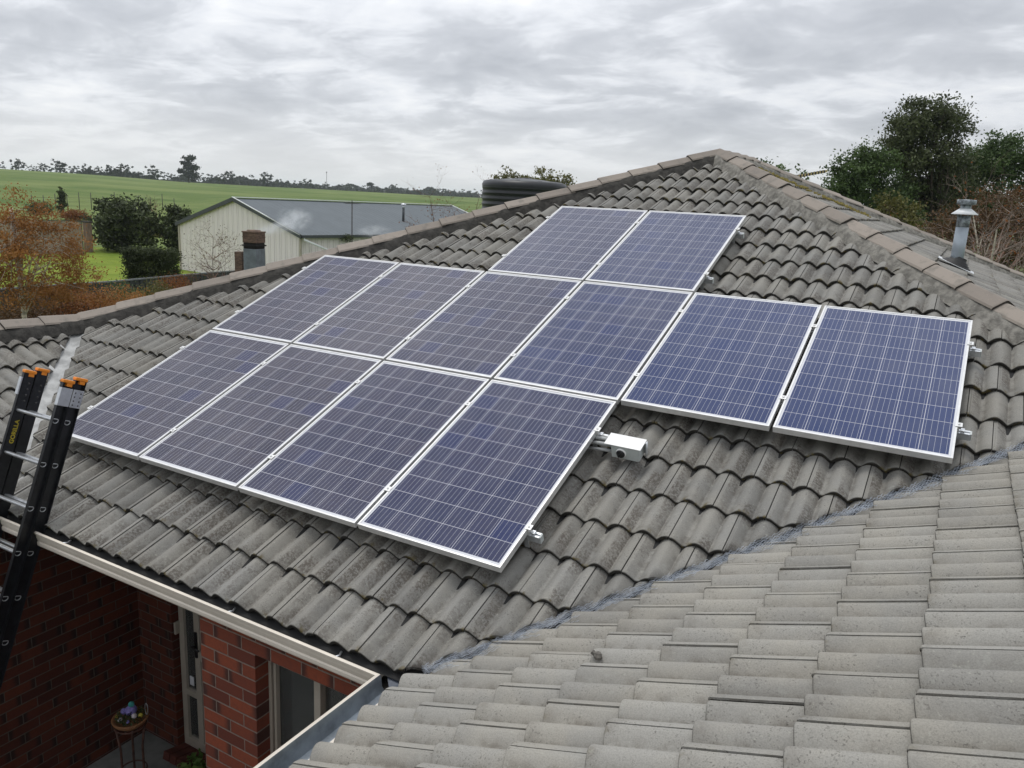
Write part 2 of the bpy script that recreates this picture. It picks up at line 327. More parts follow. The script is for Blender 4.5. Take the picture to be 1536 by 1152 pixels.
# ------------------------------------------------------------------ mesh helpers
class MB:
    def __init__(s): s.v = []; s.f = []; s.mi = []; s.sm = []; s.a = []
    def add(s, vs, fs, mi=0, smooth=False, rnd=None):
        o = len(s.v); s.v += [tuple(p) for p in vs]; s.f += [tuple(i + o for i in f) for f in fs]
        s.mi += [mi] * len(fs); s.sm += [smooth] * len(fs); s.a += [rng.random() if rnd is None else rnd] * len(vs)
    def box(s, c, d, rot=None, mi=0, bev=0.0):
        c = V(c); x, y, z = (k / 2 for k in d)
        if bev <= 0:
            vs = [V((a * x, b * y, e * z)) for e in (-1, 1) for b in (-1, 1) for a in (-1, 1)]
            fs = [(0, 2, 3, 1), (4, 5, 7, 6), (0, 1, 5, 4), (2, 6, 7, 3), (0, 4, 6, 2), (1, 3, 7, 5)]
        else:
            bm = bmesh.new(); bmesh.ops.create_cube(bm, size=1.0); bmesh.ops.scale(bm, vec=d, verts=bm.verts)
            bmesh.ops.bevel(bm, geom=bm.edges[:], offset=bev, segments=2, affect='EDGES', profile=0.6)
            bm.verts.index_update(); vs = [v.co.copy() for v in bm.verts]; fs = [[v.index for v in f.verts] for f in bm.faces]; bm.free()
        if rot is not None: vs = [rot @ p for p in vs]
        s.add([p + c for p in vs], fs, mi)
    def tube(s, pts, rs, n=8, mi=0, caps=True, smooth=True, rnd=None):
        pts = [V(p) for p in pts]
        if isinstance(rs, (int, float)): rs = [rs] * len(pts)
        vs = []; up = None
        for i, p in enumerate(pts):
            d = (pts[min(i + 1, len(pts) - 1)] - pts[max(i - 1, 0)]).normalized()
            if up is None: up = d.orthogonal().normalized()
            up = (up - d * up.dot(d)).normalized() if (up - d * up.dot(d)).length > 1e-6 else d.orthogonal().normalized()
            q = d.cross(up)
            for k in range(n):
                a = 2 * PI * k / n; vs.append(p + (up * math.cos(a) + q * math.sin(a)) * rs[i])
        fs = [(i * n + k, i * n + (k + 1) % n, (i + 1) * n + (k + 1) % n, (i + 1) * n + k) for i in range(len(pts) - 1) for k in range(n)]
        s.add(vs, fs, mi, smooth, rnd)
        if caps:
            o = len(s.v) - len(vs)
            s.f += [tuple(o + k for k in reversed(range(n))), tuple(o + (len(pts) - 1) * n + k for k in range(n))]; s.mi += [mi] * 2; s.sm += [False] * 2
    def lathe(s, c, prof, n=24, mi=0, smooth=True, axis=None):
        c = V(c); q = V((0, 0, 1)).rotation_difference(V(axis)) if axis is not None else None
        vs = []
        for r, z in prof:
            for k in range(n):
                a = 2 * PI * k / n; p = V((r * math.cos(a), r * math.sin(a), z)); vs.append(c + (q @ p if q else p))
        fs = [(i * n + k, i * n + (k + 1) % n, (i + 1) * n + (k + 1) % n, (i + 1) * n + k) for i in range(len(prof) - 1) for k in range(n)]
        s.add(vs, fs, mi, smooth)
    def prism(s, poly, z0, z1, f=lambda x, y, z: (x, y, z), mi=0):
        n = len(poly); vs = [f(x, y, z0) for x, y in poly] + [f(x, y, z1) for x, y in poly]
        fs = [tuple(reversed(range(n))), tuple(range(n, 2 * n))] + [(i, (i + 1) % n, n + (i + 1) % n, n + i) for i in range(n)]
        s.add(vs, fs, mi)
    def build(s, name, mats, parent=None, loc=None):
        me = bpy.data.meshes.new(name); vs = s.v
        if loc is not None: L = V(loc); vs = [V(p) - L for p in vs]
        me.from_pydata([tuple(p) for p in vs], [], s.f)
        if not isinstance(mats, (list, tuple)): mats = [mats]
        for m in mats: me.materials.append(M[m] if isinstance(m, str) else m)
        me.polygons.foreach_set('material_index', s.mi); me.polygons.foreach_set('use_smooth', s.sm)
        at_ = me.attributes.new('rnd', 'FLOAT', 'POINT'); at_.data.foreach_set('value', s.a)
        me.update(); o = bpy.data.objects.new(name, me); COL.objects.link(o)
        if parent is not None:
            o.parent = parent
        if loc is not None: o.location = loc
        return o
def tag(o, label=None, cat=None, group=None, kind=None):
    if label: o['label'] = label
    if cat: o['category'] = cat
    if group: o['group'] = group
    if kind: o['kind'] = kind
    return o
def empty(name, loc=(0, 0, 0), rz=0.0):
    o = bpy.data.objects.new(name, None); COL.objects.link(o); o.location = loc; o.rotation_euler = (0, 0, rz); o.empty_display_size = 0.1; return o
def kids(o): return [c for c in bpy.data.objects if c.parent == o]
def copy_tree(o, parent=None):
    c = o.copy(); COL.objects.link(c); c.parent = parent
    for ch in kids(o): copy_tree(ch, c)
    return c

# ------------------------------------------------------------------ terrain, lawn, yard
GZ = -3.0
HPX = [(-400, 8), (0, 6.3), (130, 5), (260, 1.5), (400, 1.2), (575, 0.4), (673, 0.0), (900, 0.0), (1600, 0.0)]
AZ = []
for px_, e in HPX:
    r_ = ray(px_, 290); AZ.append((math.atan2(r_.x, r_.y), e / FPX))
AZ.sort()
def crest(az):
    if az <= AZ[0][0]: return AZ[0][1]
    for (a, e), (b, g) in zip(AZ, AZ[1:]):
        if az <= b: return e + (g - e) * (az - a) / (b - a)
    return AZ[-1][1]
DC = 520.0
def terr(x, y):
    ddx, ddy = x - CAM.x, y - CAM.y; D = math.hypot(ddx, ddy); az = math.atan2(ddx, ddy)
    if D < 66: return GZ
    t = min(1.0, (D - 66) / (DC - 66)); zc = CAM.z + DC * crest(az)
    z = GZ + (zc - GZ) * (t + 0.05 * math.sin(PI * t))
    if D > DC: z -= (D - DC) * 0.004
    w = min(1, (D - 66) / 60)
    return z + w * 0.30 * noise.noise(V((x * 0.02, y * 0.02, 3)))
def make_terrain():
    b = MB(); rings = [0.0, 8, 16, 24, 32, 40, 50, 60, 66, 72, 80, 90, 102, 116, 132, 150, 172, 198, 228, 262, 300, 345, 395, 440, 480, 505, 520, 540, 580, 660, 800, 1100, 1600, 2400, 3600]
    n = 180; vs = [(CAM.x, CAM.y, GZ)]; fs = []
    for R in rings[1:]:
        for k in range(n):
            a = 2 * PI * k / n; x = CAM.x + R * math.sin(a); y = CAM.y + R * math.cos(a); vs.append((x, y, terr(x, y)))
    for k in range(n): fs.append((0, 1 + (k + 1) % n, 1 + k))
    for i in range(len(rings) - 2):
        for k in range(n):
            a = 1 + i * n + k; c = 1 + i * n + (k + 1) % n; fs.append((a, c, c + n, a + n))
    b.add(vs, fs, 0, True); return tag(b.build('paddock', 'paddock_grass'), kind='structure')
make_terrain()
lb = MB()
lawn_pts = [atz(x, y, GZ) for x, y in ((-500, 410), (-120, 372), (60, 368), (200, 364), (275, 366), (420, 372), (520, 384), (300, 440), (0, 500), (-500, 560))]
lb.add([(p.x, p.y, GZ + 0.012) for p in lawn_pts], [tuple(range(len(lawn_pts)))]); tag(lb.build('lawn', 'lawn_grass'), kind='structure')
yb = MB(); yb.add([(-3.5, -14, GZ + 0.02), (9, -14, GZ + 0.02), (9, 3, GZ + 0.02), (-3.5, 3, GZ + 0.02)], [(0, 1, 2, 3)])
tag(yb.build('courtyard_paving', 'concrete'), kind='structure')

# ------------------------------------------------------------------ HOUSE
TP = math.tan(rad(22.5)); CP = math.cos(rad(22.5)); SP = math.sin(rad(22.5))
house = empty('brick_house', (1.5, 1.0, GZ))
tag(house, 'red brick house with grey tiled hip roofs under the solar panels', 'house')
def hpart(mb, name, mats, parent=None):
    o = mb.build(name, mats); o.parent = parent or house
    if parent is None: o.matrix_parent_inverse = Matrix.Translation(-V((1.5, 1.0, GZ)))      # house parts are built in world metres
    return o

def smooth(a, b, x):
    t = max(0.0, min(1.0, (x - a) / (b - a))); return t * t * (3 - 2 * t)
TW = 0.3035; TA = 0.047
def prof(s, sharp=0.42):
    """height of the double-roll tile across its width, joint at s = 0 and 1 on the flatter roll"""
    if s < 0.25: h = 0.90 * (1 - (s / 0.25) ** 1.7) ** 0.80                       # lee side of the flat roll
    elif s < 0.325: h = 0.03 * (s - 0.25) / 0.075                                   # pan
    elif s < 0.745: x = abs(s - 0.535) / 0.21; h = max(0.0, (1 - x * x)) ** 0.85 + 0.02    # round roll
    elif s < 0.85: h = 0.90 * smooth(0.745, 0.86, s) ** 0.8
    else: h = 0.89 + 0.05 * (s - 0.85) / 0.15
    dA = abs(s - 0.515); dB = min(s, 1 - s)
    wv = (0.5 + 0.5 * math.cos(2 * PI * min(dA / 0.5, 1))) if dA < 0.25 else 0.95 * (0.5 + 0.5 * math.cos(2 * PI * min(1, max(0, dB - 0.02) / 0.48)))
    h = TA * (1 + (sharp - 0.42) * 0.35) * (sharp * h + (1 - sharp) * wv ** 0.85)
    if s < 0.05: h -= 0.003
    return h
SS = [0.010, 0.03, 0.049, 0.051, 0.08, 0.11, 0.14, 0.17, 0.20, 0.23, 0.249, 0.285, 0.324, 0.327, 0.335, 0.35, 0.375, 0.41, 0.45, 0.49, 0.535, 0.58, 0.62, 0.66, 0.695, 0.72, 0.735, 0.744, 0.765, 0.79, 0.815, 0.85, 0.90, 0.95, 0.994]
LIFT = 0.028
def tile_face(name, mat, o, u, v, n, ks, gauge, v0, urange, joint, joint_row, clips, parent=None, fine=True, sharp=0.42):
    """one roof slope of overlapping concrete tiles; o is a point on the crest plane"""
    o, u, v, n = V(o), V(u), V(v), V(n)
    bm = bmesh.new(); lr = bm.verts.layers.float.new('rnd'); lh = bm.verts.layers.float.new('hgt'); lv = bm.verts.layers.float.new('vv')
    ss = SS if fine else SS[::2] + [SS[-1]]
    tr = random.Random(len(COL.objects) + 5)
    for k in ks:
        off = joint + (0 if (k - joint_row) % 2 == 0 else TW / 2)
        i0 = math.floor((urange[0] - off) / TW); i1 = math.ceil((urange[1] - off) / TW)
        for i in range(i0, i1):
            r = tr.random(); dn = tr.uniform(-.0022, .0022); tl = tr.uniform(-.003, .003); dv = tr.uniform(-.004, .004)
            ub = off + i * TW; va = v0 + k * gauge + dv; vb = va + gauge + 0.03
            rows = [(va + 0.004, -0.029, 0.0), (va, -0.007, 0.0), (va + 0.003, -0.002, 0.016), (va + 0.010, 0.0, 0.03), (va + 0.10, -LIFT * 0.10 / gauge, 0.3), (va + 0.22, -LIFT * .22 / gauge, 0.65), (vb, -LIFT * (vb - va) / gauge, 1.0)]
            # flutter the cut nose very slightly
            grid = []
            for ri, (vv_, dd, tv) in enumerate(rows):
                line = []
                for s in ss:
                    h = prof(s, sharp)
                    if ri == 0: h *= 0.97
                    p = o + u * (ub + s * TW) + v * vv_ + n * (h - TA + dd + dn + tl * (s - 0.5))
                    q = bm.verts.new(p); q[lr] = r; q[lh] = max(0.0, h / TA); q[lv] = tv; line.append(q)
                grid.append(line)
            nose = [bm.verts.new(q.co) for q in grid[1]]
            for q, g in zip(nose, grid[1]): q[lr] = r; q[lh] = g[lh]; q[lv] = 0.0
            for j in range(len(ss) - 1):
                bm.faces.new((grid[0][j], grid[0][j + 1], nose[j + 1], nose[j]))
                for a in range(1, len(rows) - 1):
                    f = bm.faces.new((grid[a][j], grid[a][j + 1], grid[a + 1][j + 1], grid[a + 1][j])); f.smooth = True
            for e, sg in ((len(ss) - 1, 1), (0, -1)):     # the exposed side edges
                prev = None
                for a in range(1, len(rows)):
                    g = grid[a][e]; t = bm.verts.new(g.co); d = bm.verts.new(g.co - n * 0.009)
                    for q in (t, d): q[lr] = r; q[lh] = 0.2; q[lv] = g[lv]
                    if prev: bm.faces.new((prev[0], t, d, prev[1]) if sg < 0 else (prev[1], d, t, prev[0]))
                    prev = (t, d)
    for co, no in clips:
        cut = bmesh.ops.bisect_plane(bm, geom=bm.verts[:] + bm.edges[:] + bm.faces[:], plane_co=co, plane_no=no, clear_outer=True)
        ed = [e for e in cut['geom_cut'] if isinstance(e, bmesh.types.BMEdge)]
        ex = bmesh.ops.extrude_edge_only(bm, edges=ed)       # the sawn edge of a cut tile has its thickness
        for q in ex['geom']:
            if isinstance(q, bmesh.types.BMVert): q.co -= n * 0.020; q[lv] = 0.0
            elif isinstance(q, bmesh.types.BMFace): q.smooth = False
    me = bpy.data.meshes.new(name); bm.to_mesh(me); bm.free(); me.materials.append(M[mat])
    ob = bpy.data.objects.new(name, me); COL.objects.link(ob)
    ob.parent = house
    ob.matrix_parent_inverse = Matrix.Translation(-V((1.5, 1.0, GZ)))
    return ob

r2 = math.sqrt(0.5)
def lim(kind, c):      # vertical clipping planes in plan; keeps the side where the expression is < c
    no = {'x-y': (r2, -r2, 0), 'y-x': (-r2, r2, 0), 'x+y': (r2, r2, 0), '-x-y': (-r2, -r2, 0), 'x': (1, 0, 0), '-x': (-1, 0, 0), 'y': (0, 1, 0), '-y': (0, -1, 0)}[kind]
    n = V(no); L = math.sqrt(abs(no[0]) + abs(no[1])) if 0 else 1
    k = c * (r2 if '-' in kind[1:] or '+' in kind else 1)
    return (n * k, n)
EZ, EY, EX, EXL = -0.38, -0.575, 3.86, 0.135          # eave level, main eave, right wing eave, left wing eave
LH, RH, FH = -3.46, 9.735, 5.165                      # left hip x-y, right hip x+y, far hip y-x
VR, VL = EX - EY, EXL + EY                            # right valley x-y, left valley x+y
APX, APY = (RH + LH) / 2, (RH - LH) / 2
APZ = EZ + TP * (APY - EY)
n_main = (0, -SP, CP)
oM = (0, EY, EZ); vM = (0, CP, SP)
g_m = 0.333
main_roof = tile_face('tiled_roof', 'tile_weathered', oM, (1, 0, 0), vM, n_main, range(0, 24), g_m, 0.0, (-2.6, 7.4), 4.293, 5,
    [lim('y-x', -LH - 0.01), lim('x+y', RH - 0.01), lim('x-y', VR - 0.035), lim('-x-y', -VL - 0.085)])
tag(main_roof, 'weathered dark grey tiled slope carrying the solar panels')
pale_roof = tile_face('tiled_roof', 'tile_pale', (EX, 0, EZ), (0, -1, 0), (CP, 0, SP), (-SP, 0, CP), range(0, 11), 0.335, 0.0, (-2.9, 5.2), 0.45, 6,
    [lim('y-x', -(VR + 0.04)), lim('x', 7.06), lim('-y', 5.0)], sharp=0.62)
tag(pale_roof, 'pale clean grey tiled slope in the near right corner')
left_roof = tile_face('tiled_roof', 'tile_weathered', (EXL, 0, EZ), (0, 1, 0), (-CP, 0, SP), (SP, 0, CP), range(0, 8), g_m, 0.0, (-6.0, 1.7), 0.11, 0,
    [lim('x+y', VL - 0.085), lim('-x', 1.97)])
tag(left_roof, 'small tiled slope left of the silver valley')
XE = APX + (APZ - EZ) / TP
east_roof = tile_face('tiled_roof', 'tile_weathered', (XE, 0, EZ), (0, 1, 0), (-CP, 0, SP), (SP, 0, CP), range(4, 24), g_m, 0.0, (1.0, 14.5), 0.0, 0,
    [lim('-x-y', -RH - 0.03), lim('y-x', FH - 0.03), lim('x', 9.6)], fine=False)
tag(east_roof, 'far tiled slope holding the slim metal flue')
west_roof = tile_face('tiled_roof', 'tile_weathered', (LH + EY - 0.0, 0, EZ), (0, -1, 0), (CP, 0, SP), (-SP, 0, CP), range(0, 23), g_m, 0.0, (-12.0, 0.0), 0.0, 0,
    [lim('x-y', LH - 0.03), lim('y', 11.0), lim('x', APX - 0.02)], fine=False)

# dark underlay below the tiles
def deck(pts, nz=0.075):
    b = MB(); b.add([(x, y, z - nz) for x, y, z in pts], [tuple(range(len(pts)))]); return b
zm = lambda y: EZ + TP * (y - EY)
zf = lambda x: EZ + TP * (x - EX)
zl = lambda x: EZ + TP * (EXL - x)
ze = lambda x: APZ - TP * (x - APX)
zw = lambda x: EZ + TP * (x - (LH + EY))
vtop = ((RH + VR) / 2, (RH - VR) / 2); vlt = ((LH + VL) / 2, (VL - LH) / 2)
hpart(deck([(EXL, EY, EZ), (EX, EY, EZ), (*vtop, zm(vtop[1])), (APX, APY, APZ), (*vlt, zm(vlt[1]))]), 'roof_underlay', 'underlay', main_roof)
hpart(deck([(EX, EY, EZ), (EX, -5.0, EZ), (7.08, -5.0, zf(7.08)), (7.08, vtop[1], zf(7.08)), (*vtop, zm(vtop[1]))]), 'roof_underlay', 'underlay', pale_roof)
hpart(deck([(EXL, EY, EZ), (*vlt, zm(vlt[1])), (-1.95, -6, zl(-1.95)), (EXL, -6, EZ)]), 'roof_underlay', 'underlay', left_roof)
hpart(deck([(9.6, RH - 9.6, ze(9.6)), (9.6, FH + 9.6, ze(9.6)), (APX, FH + APX, APZ), (APX, APY, APZ)]), 'roof_underlay', 'underlay', east_roof)
hpart(deck([(LH + EY, EY, EZ), (APX, APY, APZ), (APX, 11, APZ), (LH + EY, 11, EZ)]), 'roof_underlay', 'underlay', west_roof)

def capping(p0, p1, parent, name='hip_capping', bed='mortar', seg=0.388, hw=0.118, seed=1, lift=0.072, drop=0.10):
    """ridge caps laid from the low end p0 up to p1, each lapping over the one below, on a mortar bed"""
    tr = random.Random(seed); p0, p1 = V(p0), V(p1); d = (p1 - p0); L = d.length; d.normalize()
    sx = V((d.y, -d.x, 0)).normalized(); up = sx.cross(d).normalized()
    cs = [(-1.0, -0.062), (-0.93, -0.047), (-0.22, -0.007), (-0.10, 0.0), (0.10, 0.0), (0.22, -0.007), (0.93, -0.047), (1.0, -0.062)]
    b = MB(); nseg = max(1, round(L / seg)); sl = L / nseg
    for i in range(nseg):
        a0 = i * sl - 0.03; a1 = (i + 1) * sl + 0.02
        j = tr.uniform(-.004, .004); k = tr.uniform(-.006, .006); tw = tr.uniform(-.02, .02)
        vs = []
        for a, g, e in ((a0, 1.0, 0.016), (a0 + 0.012, 1.0, 0.020), (a1, 0.90, 0.0)):
            for s_, h in cs: vs.append(p0 + d * a + sx * (s_ * hw * g + k) + up * (lift + h * (1.15 if abs(s_) > .5 else 1) + e + j + tw * s_ * hw))
        base = [p0 + d * a0 + sx * (s_ * hw * 0.9 + k) + up * (lift + h - 0.006 + j - 0.004) for s_, h in cs]
        m = len(cs); o = len(vs); vs += base
        fs = [(r * m + q, r * m + q + 1, (r + 1) * m + q + 1, (r + 1) * m + q) for r in range(2) for q in range(m - 1)]
        fs += [(o + q, o + q + 1, q + 1, q) for q in range(m - 1)]
        r_ = tr.random(); b.add(vs, fs, 0, False, r_)
    b.mi = [1 if (q % 21) >= 14 else 0 for q in range(len(b.mi))]; c = hpart(b, name, ['ridge_cap', 'cap_end'], parent)
    b = MB(); ns = max(2, int(L / 0.05)); vs = []
    prof_ = [(-1.42, -drop), (-1.17, -0.030), (-0.92, 0.016), (0, lift - 0.012), (0.92, 0.016), (1.17, -0.030), (1.42, -drop)]
    for i in range(ns + 1):
        for s_, h in prof_:
            w = noise.noise(V((i * 0.35, s_ * 3 + seed, seed * 7.1))); w2 = noise.noise(V((i * 1.3, s_ * 5, seed)))
            vs.append(p0 + d * (L * i / ns) + sx * (s_ * hw * (1 + 0.10 * w)) + up * (h + 0.010 * w + 0.005 * w2 if abs(s_) > 0.5 else h))
    m = len(prof_); fs = [(r * m + q, r * m + q + 1, (r + 1) * m + q + 1, (r + 1) * m + q) for r in range(ns) for q in range(m - 1)]
    b.add(vs, fs, 0, True); hpart(b, 'mortar_bed', bed, c)
    return c
hl0 = (vlt[0], vlt[1], zm(vlt[1]))
apex = V((APX, APY, APZ))
capping(hl0, apex, main_roof, seed=3, bed='mortar_dark')
capping((RH + 0.0 - 2.2, 2.2, zm(2.2)), apex, main_roof, seed=5)
capping((-1.95, -6.2, zl(-1.95)), (vlt[0] + .0, vlt[1] - 0.05, zl(-1.95)), left_roof, 'ridge_capping', seed=7, bed='mortar_dark')
capping((9.6, FH + 9.6, ze(9.6)), (APX, FH + APX, APZ), east_roof, seed=9)
capping((APX, FH + APX, APZ), (APX, APY, APZ - 0.012), east_roof, 'ridge_capping', seed=11)
# moss on the short top ridge
b = MB()
for i in range(160):
    t = rng.random(); p = V((APX + rng.uniform(0.12, 0.30) + t * 1.3, APY + 0.9 + t * 1.2 + rng.uniform(-.1, .5), 0)); p.z = ze(p.x) + 0.005
    r = rng.uniform(.01, .028); b.lathe(p, [(r, -.01), (r * .8, r * .35), (r * .1, r * .6)], 6)
simple('moss', (0.16, 0.13, 0.03), 0.95, var=0.4, scale=20)
hpart(b, 'moss_patch', 'moss', east_roof)['kind'] = 'stuff'

# valleys
def valley(a, bq, cross, parent, mat, hw=0.09, dz=0.088):
    a, bq, cr = V(a), V(bq), V(cross).normalized(); m = MB(); L = (bq - a).length; ns = int(L / 0.08); vs = []
    rise = TP * r2
    for i in range(ns + 1):
        p = a.lerp(bq, i / ns)
        for s_ in (-1.5, -1.0, -0.45, 0, 0.45, 1.0, 1.5):
            vs.append(p + cr * (s_ * hw) + V((0, 0, abs(s_) * hw * rise - dz + 0.004 * noise.noise(V((i * .4, s_ * 2, 0))))))
    fs = [(r * 7 + q, r * 7 + q + 1, (r + 1) * 7 + q + 1, (r + 1) * 7 + q) for r in range(ns) for q in range(6)]
    m.add(vs, fs, 0, True); return hpart(m, 'valley_flashing', mat, parent)
vr0, vr1 = V((EX - 0.06, EY - 0.06, EZ - 0.025)), V((vtop[0], vtop[1], zm(vtop[1])))
valley(vr0, vr1, (1, -1, 0), main_roof, 'lead')
vl0, vl1 = V((EXL + 0.05, EY - 0.05, EZ - 0.02)), V((vlt[0] + .06, vlt[1] - .06, zm(vlt[1] - .06)))
valley(vl0, vl1, (1, 1, 0), left_roof, 'valley_metal', 0.075, 0.066)

def wire_mesh():
    b = MB(); d = (vr1 - vr0); L = d.length - 0.15; d.normalize(); cr = V((1, -1, 0)).normalized(); rise = TP * r2
    c = 0.025
    for layer in range(3):
        def P(a, s_):
            w = noise.noise(V((a * 5, s_ * 9, layer * 5.3))); w2 = noise.noise(V((a * 16, s_ * 22, layer * 9.1))); w3 = noise.noise(V((a * 2.2, layer, 4)))
            ss_ = s_ * (0.85 + 0.3 * w3) + 0.010 * w2 + 0.014
            h = max(0, ss_) * rise * 0.95 + max(0, -ss_) * rise * .4 + 0.012 + 0.008 * layer + 0.012 * w + 0.010 * w2 - 0.036
            return vr0 + d * (0.18 + a) + cr * (ss_ + 0.02 * w3) + V((0, 0, h))
        na = int(L / (c * 1.5)); hs = c * 0.866
        nb = int(0.13 / hs)
        for i in range(na):
            for j in range(nb):
                a = i * 1.5 * c; s_ = -0.04 + (j + (i % 2) * 0.5) * hs * 1.0
                pts = [P(a + c * 0.5 * math.cos(k * PI / 3), s_ + c * 0.5 * math.sin(k * PI / 3)) for k in (0, 1, 2, 3)]
                ex = P(a + c * 1.0, s_)
                for q0, q1 in ((pts[0], pts[1]), (pts[1], pts[2]), (pts[2], pts[3]), (pts[0], ex)):
                    b.tube([q0, q1], 0.0009, 3, caps=False, smooth=False)
    return hpart(b, 'gutter_guard_netting', 'wire', main_roof)
wire_mesh()

# gutters (one sweep, mitred at the corners)
GP = [(0.0, -0.475), (0.0, -0.524), (0.015, -0.534), (0.070, -0.534), (0.088, -0.527), (0.094, -0.517), (0.094, -0.498), (0.088, -0.490), (0.092, -0.478), (0.097, -0.462), (0.099, -0.437), (0.108, -0.434), (0.110, -0.422), (0.100, -0.416), (0.091, -0.420),
      (0.088, -0.44), (0.084, -0.49), (0.075, -0.515), (0.01, -0.515), (0.006, -0.475)]
WY, WXF, WXL = -0.53, 3.82, 0.09
def gutter(f0, f1, name, inner):
    b = MB(); n = len(GP); vs = [f0(q, z) for q, z in GP] + [f1(q, z) for q, z in GP]
    for i in range(n):
        j = (i + 1) % n; b.f.append((i, n + i, n + j, j)); b.mi.append(0 if i < 14 else 1); b.sm.append(False)
    b.v = [tuple(p) for p in vs]; b.a = [0.5] * len(vs)
    return hpart(b, name, ['cream_paint', inner])
gutter(lambda q, z: (WXL + q, WY - q, z), lambda q, z: (WXF - q, WY - q, z), 'gutter', 'gutter_muck')
gutter(lambda q, z: (WXF - q, WY - q, z), lambda q, z: (WXF - q, -5.0, z), 'gutter', 'zinc')
gutter(lambda q, z: (WXL + q, WY - q, z), lambda q, z: (WXL + q, -6.0, z), 'gutter', 'zinc')
# debris lying in the old gutter and mortar under the eave tiles
b = MB(); vs = []
for i in range(120):
    x = WXL + 0.1 + (WXF - WXL - 0.2) * i / 119
    for q, z in ((-0.03, -0.445), (0.03, -0.458), (0.06, -0.462), (0.088, -0.466)):
        w = noise.noise(V((x * 9, q * 40, 0))); vs.append((x, WY - q, z + 0.016 * w))
fs = [(r * 4 + q, r * 4 + q + 1, r * 4 + 5 + q, r * 4 + 4 + q) for r in range(119) for q in range(3)]
b.add(vs, fs, 0, True); hpart(b, 'gutter_debris', 'gutter_muck')
b = MB()
b.box(((WXL + WXF) / 2, WY + 0.0155, -0.502), (WXF - WXL, 0.026, 0.066)); hpart(b, 'fascia_board', 'cream_paint')
b = MB(); b.box((WXF + 0.0155, -2.77, -0.502), (0.026, 4.46, 0.066)); hpart(b, 'fascia_board', 'cream_paint')
for x in (1.05, 2.62, 3.42):          # gutter straps
    b = MB(); b.tube([(x, WY - 0.03, -0.432), (x + .012, WY - 0.06, -0.436), (x + .02, WY - 0.098, -0.421)], 0.006, 6); hpart(b, 'gutter_strap', 'galvanised')

# walls
FZ = GZ + 0.02
def wallbox(x0, x1, y0, y1, z0, z1, mat, name='brick_wall', parent=None):
    b = MB(); b.box(((x0 + x1) / 2, (y0 + y1) / 2, (z0 + z1) / 2), (x1 - x0, y1 - y0, z1 - z0)); return hpart(b, name, mat, parent)
PX0, PX1, LZ, BY = 2.270, 2.735, -0.708, 0.545
b = MB()
b.box(((PX0 + PX1) / 2, WY + 0.06, (FZ - 0.50) / 2), (PX1 - PX0, 0.12, -0.50 - FZ))
b.box(((PX1 + WXF) / 2, WY + 0.06, (LZ - 0.50) / 2), (WXF - PX1, 0.12, -0.50 - LZ))
b.box(((3.59 + WXF) / 2, WY + 0.06, (LZ - 2.10) / 2), (WXF - 3.59, 0.12, LZ + 2.10))
b.box(((PX1 + WXF) / 2, WY + 0.06, (FZ - 2.10) / 2), (WXF - PX1, 0.12, -2.10 - FZ))
front_wall = hpart(b, 'brick_wall', 'brick_red'); tag(front_wall, 'bright red brick pier and lintel beside the window')
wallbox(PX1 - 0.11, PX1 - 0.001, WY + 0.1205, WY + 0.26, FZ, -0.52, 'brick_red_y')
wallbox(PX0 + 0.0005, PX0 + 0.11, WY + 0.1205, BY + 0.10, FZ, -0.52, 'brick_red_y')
lw = wallbox(WXL - 0.11, WXL, -6.0, BY, FZ, -0.50, 'brick_shaded_y'); tag(lw, 'long red brick wall with shade painted into its colour behind the ladder')
bw = wallbox(WXL + 0.0005, 0.53, BY, BY + 0.11, FZ, -0.50, 'brick_shaded_x'); tag(bw, 'short red brick wall with painted-in shade at the back of the porch')
wallbox(WXF, WXF + 0.11, -5.0, WY - 0.001, FZ, -0.50, 'brick_shaded_y')
b = MB(); b.box((1.2, (WY + BY) / 2 + 0.05, -0.535), (2.35, BY - WY - 0.10, 0.02)); hpart(b, 'porch_soffit', 'soffit')

# porch door with narrow glazed leaf
dY = BY + 0.085; dz0, dz1 = -2.955, -0.72; dx0, dx1 = 0.545, 1.72
door = empty('glazed_door', (0, 0, 0)); door.parent = house; door.matrix_parent_inverse = Matrix.Translation(-V((1.5, 1.0, GZ)))
tag(door, 'narrow glazed cream framed door in the shaded porch')
b = MB()
def fr(x0, x1, z0, z1, y=dY, t=0.05): b.box(((x0 + x1) / 2, y, (z0 + z1) / 2), (x1 - x0, t, z1 - z0), bev=0.004)
fr(dx0, dx0 + .062, dz0, dz1); fr(.735, .80, dz0 + .085, dz1 - .06); fr(dx0 + .063, .734, -2.44, -2.385); fr(dx0 + .063, 1.72, dz0, dz0 + .084); fr(dx0 + .063, 1.72, dz1 - .06, dz1)
fr(1.60, 1.72, dz0 + .085, dz1 - .06); fr(.801, 1.599, -2.05, -1.95)
hpart(b, 'door_frame', 'frame_cream', door)
b = MB(); b.box(((dx0 + .80) / 2 + .02, dY + .004, (dz0 + dz1) / 2), (.17, .006, dz1 - dz0 - .1)); b.box((1.2, dY + .004, (dz0 + dz1) / 2), (.80, .006, dz1 - dz0 - .1)); hpart(b, 'glass_panel', 'window_glass', door)
b = MB(); b.box((.765, dY - .032, -1.90), (.030, .014, .24), bev=.003); b.tube([(.765, dY - .04, -1.90), (.765, dY - .075, -1.90), (.86, dY - .078, -1.905)], .009, 8); hpart(b, 'handle', 'black_plastic', door)
b = MB(); b.box((.655, dY - .004, -2.30), (.05, .004, .085)); hpart(b, 'sticker', 'sticker', door)
b = MB(); b.box((.548, dY - .045, -1.80), (.022, .05, .11), bev=.004); hpart(b, 'door_striker', 'frame_cream', door)
